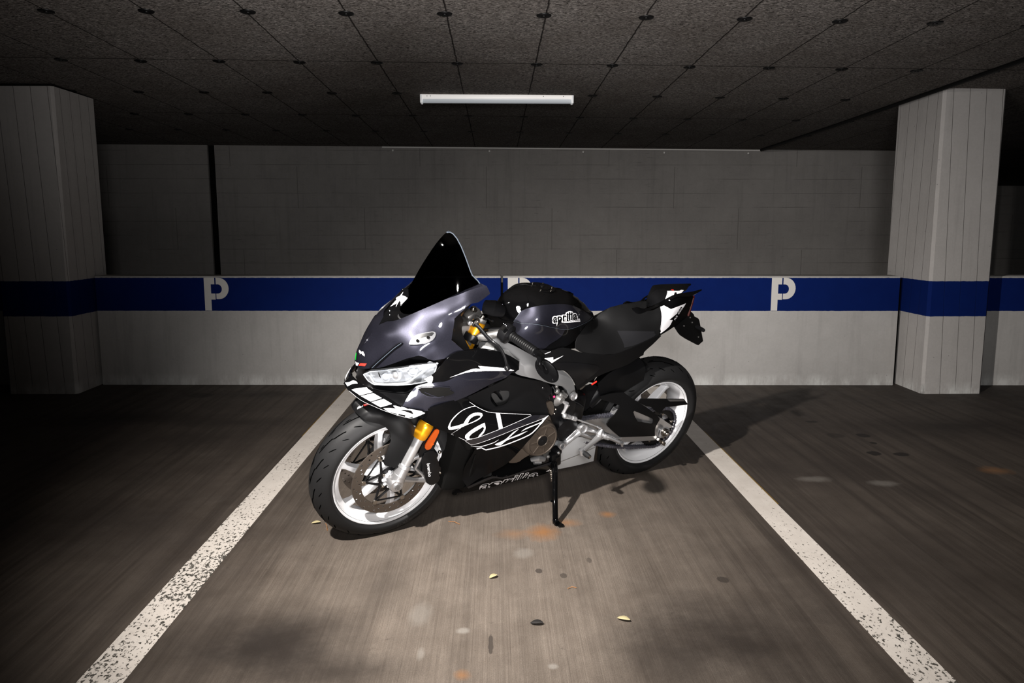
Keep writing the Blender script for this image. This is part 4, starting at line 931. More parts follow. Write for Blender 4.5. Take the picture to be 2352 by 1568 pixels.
# ------------------------------------------------------------------ fuel tank
def cl(x, z, y=0.):
    w = MW @ Vector((x, y, z)); d = w - CAM; f_ = d.dot(FWD); return (W / 2 + FPX * d.dot(RGT) / f_, H / 2 - FPX * d.dot(UPV) / f_, y)
tank = panel('fuel_tank', k0, [(1119, 716, 0), (1132, 702, 0), (1152, 684, 0), (1175, 669, 0), (1200, 660, 0), (1222, 656.5, 0), (1245, 657, 0), (1272, 659, 0), (1300, 666, 0), (1325, 678.5, 0), (1345, 694, 0), (1358, 711, 0), (1365, 727, 0), (1361, 734, .018), (1350, 744, .062), (1330, 772, .118), (1300, 795, .142), (1245, 812, .152), (1232, 822, .155), (1190, 803, .142), (1150, 783, .112), (1129, 771, .085), (1126, 745, .045), (1120, 727, .014)],
             [(1300, 700, .106), (1250, 683, .083), (1195, 680, .041), (1150, 705, .020), (1182, 740, .080), (1310, 738, .136), (1245, 740, .138), (1280, 712, .120), (1205, 765, .122), (1285, 770, .128), (1345, 715, .060), (1215, 705, .082), (1150, 735, .050), (1260, 671, .052), (1230, 670, .046), (1212, 670, .037), (1287, 677, .053), (1325, 700, .076), (1310, 686, .066), (1170, 685, .024)], M_gloss, mirror='join', thick=.003, step=4)
tl = decal('tank_side_panel', k4, [[(985, 530), (1120, 482), (1300, 448), (1550, 440), (1680, 470), (1800, 530), (1890, 605), (1855, 645), (1720, 715), (1600, 750), (1490, 748), (1200, 690), (1000, 678), (900, 655), (950, 580)]], tank, M_grey, .0012, parent=tank); tl['label'] = 'dark grey metallic tank side'
tg = decal('tank_lower_panel', k4, [[(900, 665), (1000, 685), (1200, 700), (1490, 757), (1560, 757), (1500, 860), (1350, 960), (1290, 1010), (1180, 1020), (1000, 930), (880, 850), (850, 760)]], tank, M_grey, .0010, parent=tank)
pad = decal('tank_air_cover', k4, [[(600, 415), (650, 350), (720, 300), (800, 262), (860, 252), (930, 258), (1000, 285), (1060, 340), (1085, 400), (1065, 455), (985, 525), (940, 580), (890, 655), (760, 640), (640, 560), (580, 470)]], tank, M_gloss, .004)
decal('panel_seam', k4, [stroke([(985, 530), (950, 585), (893, 660), (1000, 685), (1200, 698), (1490, 755), (1600, 757), (1720, 722), (1870, 645), (1905, 608)], 5)], tank, M_rimg, .002)
bg = text('lettering', 'aprilia', k4, (1397, 672), (300, -42), (0, -98), tank, M_dec, .105, .0030); bg['label'] = 'white outlined brand lettering'
text('lettering', 'aprilia', k4, (1397, 672), (300, -42), (0, -98), tank, M_gloss, .022, .0050)
decal('lettering', k4, [[(1500, 655), (1530, 636), (1735, 624), (1742, 662), (1540, 672)]], tank, M_dec, .0036)
text('lettering', 'RACING', k4, (1535, 660), (190, -8), (2, -22), tank, M_gloss, .01, .0054)
# filler cap
capc = P(*k0(1245, 657), 0); capn = Vector((-.03, 0, 1)).normalized()
cap = MB(); rotc = capn.to_track_quat('Z', 'Y').to_matrix()
def dsk(mb, r, z0, z1, c=capc, R_=None, seg=36, off=(0, 0)):
    R_ = R_ or rotc; vs = [c + R_ @ Vector((off[0] + r * math.cos(2 * PI * i / seg), off[1] + r * math.sin(2 * PI * i / seg), z)) for z in (z0, z1) for i in range(seg)]
    return mb.add(vs, [[i, (i + 1) % seg, seg + (i + 1) % seg, seg + i] for i in range(seg)] + [list(range(seg))[::-1], [seg + i for i in range(seg)]])
capc = capc - capn * .007; dsk(cap, .055, -.008, .004, c=capc); dsk(cap, .036, .004, .0065, c=capc); cap = cap.build('filler_cap', M_gloss, tank)
for i in range(6):
    a = 2 * PI * i / 6 + .35; b = MB(); dsk(b, .0042, .004, .0075, seg=10, c=capc, off=(.046 * math.cos(a), .046 * math.sin(a))); b.build('cap_bolt', M_steel, cap)
b = MB(); dsk(b, .008, .006, .009, c=capc, seg=12); b.build('cap_lock', M_sat, cap)
# ------------------------------------------------------------------ seat and tail
seat = panel('seat', k0, [(1364, 733, 0), (1368, 726, 0), (1376, 719.5, 0), (1386, 713, 0), (1400, 706, 0), (1425, 699, 0), (1450, 695, 0), (1484, 691, 0), (1485.8, 705, .034), (1470, 716, .046), (1500, 712, .050), (1516, 703, .045), (1519, 725.7, .082), (1513.7, 768.7, .098), (1455.5, 795.8, .115), (1409, 813, .127), (1339, 810, .138), (1322, 800, .138), (1325, 778, .128), (1346, 747, .078), (1360, 736, .022)],
             [(1420, 765, .086), (1400, 733, .036), (1440, 725, .052), (1380, 785, .118), (1470, 750, .092), (1370, 755, .066), (1440, 780, .105)], M_seat, mirror='join', thick=.004, step=4)
decal('seat_side', k7, [[(610, 810), (760, 812), (1150, 820), (1165, 870), (1130, 900), (860, 1020), (712, 1055), (700, 990)]], seat, pbr('seat side fabric', (.0085, .0085, .010), .75, spec=.2), .001)
hump = panel('rear_seat_cowl', k7, [(1035, 450), (1045, 330), (1085, 230), (1115, 170), (1150, 152), (1300, 140), (1672, 130), (1640, 180), (1610, 222), (1575, 240), (1540, 268), (1415, 300), (1300, 365), (1180, 432), (1060, 470)],
             [(1035, 450, .034), (1045, 330, .0), (1115, 170, -.045), (1300, 140, -.055), (1672, 130, -.05), (1610, 222, .01), (1540, 268, .036), (1300, 365, .040), (1180, 432, .036), (1060, 470, .034), (1330, 230, .006), (1200, 250, .0), (1200, 330, .022)], M_matte, thick=.004, step=4)
decal('cowl_pad', k7, [[(1050, 455), (1030, 430), (1045, 380), (1090, 300), (1130, 255), (1200, 228), (1285, 215), (1320, 235), (1328, 262), (1305, 340), (1270, 375), (1180, 420), (1090, 458)]], hump, M_sat, .004)
decal('white_panel', k7, [[(1325, 240), (1400, 238), (1510, 238), (1530, 226), (1570, 230), (1538, 265), (1470, 285), (1410, 302), (1302, 357), (1322, 290)]], hump, M_dec)
decal('sticker', k7, [[(1385, 220), (1420, 222), (1428, 236), (1395, 234)]], hump, M_red, .002)
rail = panel('tail_wing', k7, [(835, 515, .034), (830, 490, .032), (900, 470, .036), (1000, 492, .040), (1150, 448, .038), (1290, 375, .046), (1420, 302, .056), (1540, 268, .050), (1690, 246, .045), (1830, 212, .036), (1832, 230, .040), (1700, 300, .062), (1560, 310, .064), (1440, 335, .066), (1300, 420, .052), (1150, 482, .047), (1000, 545, .054), (920, 562, .054), (860, 552, .044)],
             [(1200, 440, .048)], M_gloss, thick=.006, step=4)
mirrored(rail)
tail = panel('tail_fairing', k7, [(1225, 455, .045), (1300, 405, .048), (1440, 330, .060), (1570, 300, .056), (1705, 305, .042), (1705, 340, .042), (1625, 580, .035), (1560, 640, .05), (1440, 748, .072), (1240, 872, .096), (1214, 872, .097), (1235, 740, .09), (1245, 600, .075)], [(1400, 560, .08), (1550, 450, .066)], M_gloss, thick=.004, mirror='sep', step=4)
decal('white_arrow', k7, [[(1230, 466), (1285, 447), (1385, 500), (1600, 415), (1553, 488), (1360, 655), (1410, 655), (1358, 750), (1214, 868), (1236, 740), (1247, 600)]], tail, M_dec)
text('lettering', 'RS 660', k7, (1436, 662), (112, -172), (-20, -22), tail, M_gloss, .1, .002); text('lettering', 'RS 660', k7, (1440, 658), (108, -168), (-14, -16), tail, M_dec, .01, .0026)
tlg = MB().tube([Q(k7, 1700, 320, .03), Q(k7, 1675, 420, .02), Q(k7, 1625, 585, .01)], .010, 10); tlg.build('tail_light', M_redl, bike)
panel('tail_underside', k7, [(1705, 305), (1625, 580), (1560, 640), (1440, 748), (1300, 800), (1300, 500), (1500, 320)], [(1705, 305, .03), (1625, 580, -.0), (1440, 748, 0), (1300, 800, 0), (1500, 320, 0)], M_dark, thick=.004)
sub = panel('subframe_cover', k0, [(1227, 806), (1245, 803), (1264, 806), (1295, 798), (1339, 810), (1380, 814), (1409, 814), (1455, 797), (1515, 769), (1519, 771), (1500, 790), (1480, 808), (1478, 815), (1467, 821), (1440, 838), (1405, 851), (1370, 866), (1326, 897), (1320, 880), (1310, 864), (1295, 851), (1281, 850), (1250, 838), (1230, 826)],
            [(1227, 806, .16), (1339, 810, .142), (1409, 813, .13), (1455, 797, .118), (1518, 771, .102), (1467, 820, .105), (1405, 851, .12), (1326, 897, .142), (1281, 850, .168), (1350, 840, .152)], M_matte, thick=.003, mirror='sep')
decal('white_arrow', k4, [[(1268, 1138), (1400, 1118), (1402, 1155), (1535, 1098), (1380, 1198), (1300, 1150)]], sub, M_dec); decal('pinstripe', k4, [stroke([(1262, 1090), (1370, 1048)], 7)], sub, M_dec)
decal('cover_inset', k4, [[(1385, 1205), (1500, 1185), (1750, 1195), (1970, 1225), (2000, 1260), (1960, 1310), (1800, 1430), (1700, 1500), (1665, 1400), (1540, 1295), (1440, 1255)]], sub, M_sat, .002)
# number plate hanger behind the tail
hg = panel('plate_hanger', k7, [(1620, 600), (1660, 520), (1715, 575), (1725, 605), (1780, 635), (1800, 680), (1850, 960), (1785, 1018), (1540, 880), (1450, 755), (1560, 660)], [(1620, 600, .02), (1725, 605, 0), (1850, 960, .0), (1785, 1018, .02), (1540, 880, .05), (1450, 755, .05)], M_matte, thick=.008)
MB().tube([Q(k7, 1755, 755, .05), Q(k7, 1810, 780, .085), Q(k7, 1855, 805, .12)], [.008, .010, .009], 10).build('turn_signal', M_sat, hg)
for x, y in ((1690, 690), (1750, 760), (1662, 620), (1572, 740), (1780, 900)): MB().ball(castto(*k7(x, y), hg, .001), .004, 8).build('hanger_bolt', M_alud, hg)
# ------------------------------------------------------------------ rear hugger, swingarm and its covers
MB().lathe([(.345, .088), (.362, .075), (.372, .04), (.375, 0), (.372, -.04), (.362, -.075), (.345, -.088), (.340, -.088), (.357, -.072), (.367, -.04), (.369, 0), (.367, .04), (.357, .072), (.340, .088)], AX_R, seg=30, a0=math.radians(8), a1=math.radians(68), closed=True).build('rear_hugger', M_matte, bike)
panel('hugger_side', k9, [(330, 530), (400, 480), (500, 420), (565, 380), (590, 250), (560, 170), (505, 105), (330, 200), (150, 300), (20, 420), (45, 580), (70, 615), (290, 660)], [(330, 530, .10), (565, 380, .098), (590, 250, .094), (505, 105, .06), (20, 420, .10), (70, 615, .11), (300, 300, .1)], M_matte, thick=.004, mirror='sep')
swa = panel('swingarm', k6, [(500, 500), (555, 440), (620, 420), (700, 409), (850, 409), (900, 330), (1100, 300), (1290, 412), (1310, 415), (1352, 440), (1424, 490), (1410, 505), (1330, 515), (1300, 522), (1288, 560), (1292, 585), (1272, 612), (1240, 622), (940, 636), (880, 600), (820, 560), (770, 600), (700, 618), (560, 590), (520, 560)],
            [(500, 500, .115), (850, 409, .122), (1310, 415, .138), (1424, 490, .142), (1240, 622, .140), (940, 636, .132), (560, 590, .12)], M_alu, thick=.03, step=4.5, mirror='sep')
swc = panel('swingarm_cover', k9, [(45, 582), (120, 560), (200, 540), (330, 528), (430, 600), (505, 645), (640, 735), (755, 832), (760, 855), (705, 960), (703, 1050), (500, 1058), (280, 1066), (135, 935), (125, 905), (155, 860), (238, 780), (288, 688), (180, 650), (70, 618)],
            [(45, 582, .125), (330, 528, .125), (755, 832, .146), (703, 1050, .15), (280, 1066, .146), (125, 905, .14), (288, 688, .135), (450, 900, .158)], M_matte, thick=.006, lift=.002, holes=[[(443, 762), (455, 750), (500, 768), (665, 840), (688, 855), (685, 900), (660, 905), (500, 880), (465, 825)]])
blade = panel('chain_guard', k9, [(505, 643), (540, 603), (840, 606), (1052, 608), (1095, 665), (1090, 674), (900, 697), (832, 702), (800, 735), (768, 785), (745, 770), (720, 760), (660, 705), (590, 690)], [(505, 643, .135), (1052, 608, .125), (1095, 670, .125), (745, 770, .14)], M_matte, thick=.006)
decal('guard_insert', k9, [[(850, 612), (1040, 612), (1062, 632), (880, 636)]], blade, M_alud, .001)
swp = panel('swingarm_inset', k8, [(720, 975), (850, 850), (1020, 935), (1040, 960), (1010, 1020), (950, 1035), (740, 990)], [(720, 975, .128), (1020, 935, .132), (950, 1035, .134), (850, 850, .128)], M_alu, thick=.006, parent=swa, rnd=1)
ax = MB(); q = Vector((0, .15, .315))
MB().box((-.015, .145, .300), (.055, .018, .045), None, .004).build('axle_block', M_alu, swa)
MB().lathe([(.0001, .028), (.007, .028), (.008, .024), (.010, .022), (.015, .020), (.017, .012), (.021, .010), (.021, 0)], (0, .155, .315), seg=12).build('axle_nut', M_steel, swa)
MB().tube([Q(k6, 1285, 612, .15), Q(k6, 1345, 665, .15)], [.0075, .006], 8).tube([Q(k6, 1325, 640, .15), Q(k6, 1345, 652, .15)], .009, 6).build('chain_adjuster', M_steel, swa)
# ------------------------------------------------------------------ engine, silencer, belly pan
eng = MB().box((.80, 0, .50), (.46, .30, .26), None, .03).box((.92, 0, .64), (.26, .28, .26), Matrix.Rotation(math.radians(-25), 3, 'Y'), .03).box((.60, 0, .47), (.20, .26, .22), None, .03).build('engine_block', M_sat, bike)
rad = MB().box((1.135, 0, .60), (.05, .34, .34), Matrix.Rotation(math.radians(18), 3, 'Y'), .01).box((1.09, 0, .34), (.12, .24, .26), Matrix.Rotation(math.radians(-8), 3, 'Y'), .02).build('radiator', M_dark, bike)
core = MB().tube([(1.12, -.06, .58), (1.10, -.055, .40), (1.03, -.05, .25), (.90, -.04, .20)], .022, 12).tube([(1.12, .06, .58), (1.10, .055, .40), (1.03, .05, .25), (.90, .04, .20)], .022, 12).build('exhaust_header', M_alud, bike)
cc_ = Vector((.773, .0, .440))
cov = MB().lathe([(.0001, .205), (.020, .205), (.022, .203), (.060, .205), (.070, .204), (.073, .200), (.078, .196), (.082, .185), (.084, .150), (.084, .12)], cc_, seg=60)
for i in range(7):
    a = math.radians(90 + 360 / 7 * i + 8); cov.tube([cc_ + Vector((.024 * math.cos(a), .205, .024 * math.sin(a))), cc_ + Vector((.066 * math.cos(a), .205, .066 * math.sin(a)))], .0016, 6)
cov.lathe([(.064, .205), (.066, .2075), (.070, .2075), (.072, .203)], cc_, seg=60); cov.lathe([(.022, .204), (.024, .208), (.027, .208), (.029, .204)], cc_, seg=40)
cov = cov.build('clutch_cover', M_bronze, bike); cov['label'] = 'round brown engine cover with ribs'
MB().lathe([(.0001, .2075), (.022, .2075), (.024, .2045)], cc_, seg=30).lathe([(.0001, .210), (.006, .210), (.007, .207)], cc_, seg=8).build('cover_plug', M_sat, cov)
panel('crankcase_cover', k5, [(1015, 1085), (1060, 1010), (1120, 960), (1180, 925), (1240, 880), (1260, 960), (1290, 990), (1200, 1040), (1140, 1090), (1040, 1100)], [(1015, 1085, .16), (1180, 925, .17), (1260, 960, .18), (1040, 1100, .16)], M_bronze, thick=.03, rnd=1)
panel('crankcase_cover', k5, [(1450, 600), (1505, 500), (1530, 520), (1560, 605), (1500, 625)], [(1450, 600, .18), (1505, 500, .175), (1560, 605, .17)], M_bronze, thick=.03)
panel('water_pump', k8, [(172, 505), (195, 450), (270, 430), (298, 500), (310, 600), (270, 672), (240, 650), (205, 560)], [(172, 505, .165), (270, 430, .16), (310, 600, .16), (240, 650, .165)], M_bronze, thick=.03, rnd=1)
for (a, b) in ((330, 570), (308, 640)): MB().ball(Q(k8, a, b, .165), .0045, 10).build('case_bolt', M_steel, eng)
# starter / gear selector housing
gs = MB().lathe([(.0001, .17), (.02, .175), (.055, .170), (.060, .150), (.060, .10)], P(*k8(500, 900), .16) - Vector((0, .16, 0)), seg=36).build('sprocket_cover', M_sat, bike)
th = MB().tube([Q(k8, 330, 420, .135), Q(k8, 400, 400, .155), Q(k8, 440, 425, .17)], [.026, .022, .014], 14).tube([Q(k8, 320, 340, .13), Q(k8, 340, 470, .14)], [.013, .017], 10).ball(Q(k8, 410, 330, .15), .013, 10).tube([Q(k8, 430, 310, .15), Q(k8, 500, 350, .155)], [.016, .012], 8).build('gear_sensor', M_alud, bike)
MB().ball(Q(k8, 305, 362, .155), .005, 8).build('red_mark', pbr('red paint mark', (.6, .02, .12), .5), th)
cbm = MB()
for (x0, y0, x1, y1, bend) in ((255, 200, 300, 420, -25), (235, 230, 215, 420, -15), (280, 190, 350, 330, 12), (130, 360, 215, 450, 8), (455, 200, 500, 330, 15), (560, 400, 780, 520, 30)):
    cbm.tube([Q(k8, x0, y0, .14), Q(k8, (x0 + x1) / 2 + bend, (y0 + y1) / 2, .155), Q(k8, x1, y1, .145)], .0045, 8)
cbm.build('engine_hoses', M_sat, bike)
for (x, y, r) in ((345, 190, .008), (350, 265, .013), (205, 1340, .009)): MB().ball(Q(k8, x, y, .15), r, 12).build('hose_clip', M_alud, eng)
lowd = MB().tube([Q(k5, 1300, 1060, .13), Q(k5, 1390, 1035, .15), Q(k5, 1455, 1050, .15)], [.010, .016, .012], 10).tube([Q(k5, 1330, 1080, .14), Q(k5, 1420, 1085, .15)], [.012, .010], 8).build('oil_fitting', M_alu, eng)
sil = panel('silencer', k8, [(365, 1548), (395, 1210), (440, 1150), (620, 1040), (780, 1030), (1000, 1100), (990, 1150), (950, 1415), (660, 1490)], [(365, 1548, .095), (395, 1210, .125), (620, 1040, .125), (1000, 1100, .115), (950, 1415, .085), (700, 1270, .122)], M_silenc, thick=.004, step=5, lift=0)
decal('silencer_crease', k8, [stroke([(400, 1425), (700, 1310), (985, 1180)], 10)], sil, M_alu, .0012)
sb = MB(); ring = [Q(k8, 365, 1548, .095), Q(k8, 395, 1210, .125), Q(k8, 620, 1040, .125), Q(k8, 1000, 1100, .115), Q(k8, 950, 1415, .085)]
vs = [p - Vector((0, .006, 0)) for p in ring] + [Vector((p.x, -.10, p.z)) for p in ring]
sb.add(vs, [[0, 1, 2, 3, 4], [9, 8, 7, 6, 5]] + [[i, (i + 1) % 5, 5 + (i + 1) % 5, 5 + i] for i in range(5)]); sb.build('silencer_can', M_silenc, sil, 20)
panel('silencer_end', k8, [(990, 1120), (1025, 1150), (1000, 1395), (950, 1416)], [(990, 1120, .114), (1025, 1150, .095), (1000, 1395, .07), (950, 1416, .085)], M_bronze, thick=.004, parent=sil)
bp = panel('belly_pan', k5, [(500, 1390, .135), (660, 1318, .15), (810, 1258, .158), (940, 1270, .158), (1200, 1190, .155), (1640, 1050, .145), (1655, 1085, .142), (1530, 1195, .135), (1490, 1225, .118), (1300, 1280, .10), (900, 1370, .085), (640, 1430, .075), (470, 1465, .07), (440, 1452, .08), (400, 1420, .085)],
           [(1000, 1320, .125), (700, 1370, .12), (1300, 1230, .13)], M_gloss, mirror='sep', thick=.003, step=4)
decal('belly_edge', k5, [[(500, 1392), (520, 1412), (820, 1285), (950, 1290), (1210, 1212), (1645, 1082), (1638, 1052), (1200, 1192), (940, 1272), (810, 1260)]], bp, pbr('belly pan edge', (.014, .014, .016), .55, spec=.2), .0012)
bmk = MB(); A_ = [Q(k5, 400, 1420, .085), Q(k5, 470, 1465, .07), Q(k5, 900, 1370, .085), Q(k5, 1490, 1225, .118)]
vs = []
for p in A_: vs += [p, Vector((p.x, -p.y, p.z))]
bmk.add(vs, [[0, 1, 3, 2], [2, 3, 5, 4], [4, 5, 7, 6]]); bmk.build('belly_floor', M_sat, bp, 0)
fr_ = panel('front_scoop', k5, [(290, 1170), (300, 1060), (340, 960), (440, 830), (560, 920), (600, 1000), (560, 1150), (510, 1395), (400, 1425), (345, 1350)], [(290, 1170, -.06), (340, 960, -.02), (560, 920, .13), (510, 1395, .12), (345, 1350, -.04), (440, 1200, .06)], M_dark, thick=.004)
MB().tube([Q(k5, 440, 1430, .05), Q(k5, 380, 1440, .02), Q(k5, 340, 1465, .0)], .012, 8).tube([Q(k5, 400, 1430, .03), Q(k5, 375, 1480, .02)], .008, 8).build('drain_hose', M_sat, bike)
lt = text('lettering', 'aprilia', k5, (655, 1425), (715, -158), (38, -92), bp, M_dec, .03, .0016); lt['label'] = 'white outlined brand lettering'
text('lettering', 'aprilia', k5, (655, 1425), (715, -158), (38, -92), bp, M_gloss, -.006, .0024)
decal('belly_arrow', k5, [[(1480, 1200), (1530, 1172), (1528, 1198)]], bp, M_dec)
# rear shock
shk = MB().tube([Q(k8, 830, 480, .04), Q(k8, 1080, 230, .04)], .038, 20)
for i in range(7): t_ = i / 7; shk.tube([Q(k8, 700 + 200 * t_, 560 - 190 * t_, .03), Q(k8, 712 + 200 * t_, 549 - 190 * t_, .03)], .036, 18)
shk = shk.build('rear_shock', M_sat, bike); MB().tube([Q(k8, 920, 165, .075), Q(k8, 1000, 112, .075)], .004, 6).build('shock_label', M_red, shk)
panel('heat_shield', k8, [(640, 330), (900, 150), (1030, 200), (1090, 290), (1060, 400), (900, 520), (800, 600), (700, 560)], [(640, 330, .06), (1090, 290, .06), (800, 600, .08)], M_matte, thick=.004)
panel('rear_inner_guard', k6, [(560, 370), (760, 240), (900, 260), (930, 330), (850, 410), (620, 425)], [(560, 370, .06), (760, 240, .06), (930, 330, .07), (850, 410, .07)], M_dark, thick=.004)
# ------------------------------------------------------------------ foot controls
hp = MB().lathe([(.0001, .006), (.008, .006), (.010, .001), (.015, .001), (.017, .009), (.021, .009), (.023, 0), (.023, -.014)], Q(k8, 775, 880, .185), seg=28)
hp.tube([Q(k8, 750, 925, .178), Q(k8, 600, 1050, .18), Q(k8, 480, 1140, .18)], [.013, .008, .009], 10); hp.tube([Q(k8, 700, 880, .17), Q(k8, 560, 1010, .172), Q(k8, 460, 1120, .172)], [.008, .006, .007], 8)
hp.lathe([(.009, .004), (.013, .006), (.017, .004), (.017, -.010), (.009, -.010)], Q(k8, 437, 1165, .185), seg=24, closed=True)
hp.tube([Q(k8, 790, 870, .17), Q(k8, 1000, 935, .175), Q(k8, 1090, 960, .185)], [.016, .009, .014], 10); hp.tube([Q(k8, 740, 960, .17), Q(k8, 900, 1030, .172), Q(k8, 1060, 1010, .18)], [.010, .008, .012], 10)
hp = hp.build('footrest_bracket', M_alu, bike)
pg = MB().tube([Q(k8, 1085, 900, .20), Q(k8, 1060, 960, .205), Q(k8, 1090, 1030, .21)], [.015, .016, .013], 12).tube([Q(k8, 1100, 990, .205), Q(k8, 1200, 1020, .24)], [.017, .015], 12).tube([Q(k8, 1190, 1020, .235), Q(k8, 1300, 1065, .265), Q(k8, 1400, 1115, .295)], [.0135, .0125, .011], 10, flat=.8)
for i in range(8):
    t_ = i / 8; c_ = Q(k8, 1215, 1015, .24).lerp(Q(k8, 1385, 1092, .292), t_); pg.tube([c_ + Vector((.012, -.002, .010)), c_ + Vector((-.010, .003, .014))], .0022, 6)
pg.tube([Q(k8, 1412, 1110, .298), Q(k8, 1420, 1175, .298)], [.008, .0045], 8)
pg.build('footrest', M_alu, bike)
sh = MB().tube([Q(k8, 1090, 905, .205), Q(k8, 1050, 980, .208), Q(k8, 1030, 1030, .21), Q(k8, 900, 1140, .22), Q(k8, 780, 1240, .235)], [.013, .018, .015, .010, .011], 12).tube([Q(k8, 740, 1225, .235), Q(k8, 765, 1300, .237)], [.010, .012], 12).build('gear_lever', M_alu, bike)
MB().tube([Q(k8, 785, 1275, .24), Q(k8, 840, 1315, .262), Q(k8, 885, 1350, .28)], [.0105, .0115, .0095], 14).build('rubber_toe_peg', M_rub, sh); MB().tube([Q(k8, 880, 1345, .28), Q(k8, 892, 1355, .285)], .006, 10).build('peg_bolt', M_steel, sh)
lk = MB().tube([Q(k8, 660, 728, .185), Q(k8, 1000, 845, .20), Q(k8, 1080, 870, .205)], .0035, 8).tube([Q(k8, 600, 710, .183), Q(k8, 660, 728, .185)], .010, 8).tube([Q(k8, 480, 675, .18), Q(k8, 600, 710, .183)], [.012, .008], 8).tube([Q(k8, 1010, 850, .20), Q(k8, 1075, 872, .205)], .006, 8).build('gear_linkage', M_chrome, bike)
MB().tube([Q(k8, 520, 485, .178), Q(k8, 490, 560, .18), Q(k8, 445, 645, .18)], [.012, .007, .008], 10).tube([Q(k8, 440, 435, .165), Q(k8, 520, 485, .172)], [.006, .010], 8).ball(Q(k8, 480, 675, .186), .0125, 12).build('selector_arm', M_alu, bike)
# side stand
ft = [Q(k6, 298, 1410, .29), Q(k6, 345, 1412, .285)]
foot = onfloor(1283, 1209); fl_ = MI @ Vector((foot.x, foot.y, .004))
ss = MB().tube([Q(k5, 1575, 1075, .15), Q(k5, 1590, 1180, .185), Q(k6, 308, 1110, .262), Q(k6, 312, 1370, .335)], [.018, .0155, .0135, .0135], 16, flat=.85)
ss.tube([Q(k6, 312, 1368, .334), Q(k6, 316, 1398, .342), fl_ + Vector((.004, -.006, .008))], [.0135, .0145, .012], 12)
hf = []
for dx, dy in ((-.016, -.030), (.006, -.030), (.022, .0), (.020, .014), (.002, .016)):
    hf.append(MI @ Vector((foot.x + dx, foot.y - dy + .004, .001)))
tp = [p + Vector((0, 0, .007)) for p in hf]
ss.add(hf + tp, [[4, 3, 2, 1, 0], [5, 6, 7, 8, 9]] + [[i, (i + 1) % 5, 5 + (i + 1) % 5, 5 + i] for i in range(5)])

ss.tube([Q(k6, 275, 1198, .29), Q(k6, 325, 1200, .275)], .005, 8)
ss = ss.build('side_stand', M_gloss, bike)
spg = MB(); a_, b_ = Q(k6, 268, 900, .185), Q(k6, 282, 1010, .215); L_ = 60; pts_ = []
d_ = (b_ - a_).normalized(); e1 = d_.orthogonal().normalized(); e2 = d_.cross(e1)
for i in range(L_ + 1): t_ = i / L_; pts_.append(a_.lerp(b_, t_) + (e1 * math.cos(t_ * 2 * PI * 9) + e2 * math.sin(t_ * 2 * PI * 9)) * .006)
spg.tube(pts_, .0014, 5).build('stand_spring', M_steel, ss)
MB().box(Q(k5, 1590, 1040, .145), (.05, .03, .07), Matrix.Rotation(math.radians(12), 3, 'Y'), .006).lathe([(.0001, .022), (.012, .022), (.014, .015)], Q(k5, 1595, 1020, .145), seg=16).build('stand_bracket', M_sat, bike)
MB().lathe([(.0001, .006), (.005, .006), (.007, .003), (.008, 0)], Q(k5, 1636, 970, .155), seg=10).build('bracket_bolt', M_alu, bike); MB().lathe([(.0001, 0), (.018, 0), (.02, -.01), (.02, -.03)], Q(k5, 1636, 972, .153), seg=20).build('bracket_boss', M_sat, bike)
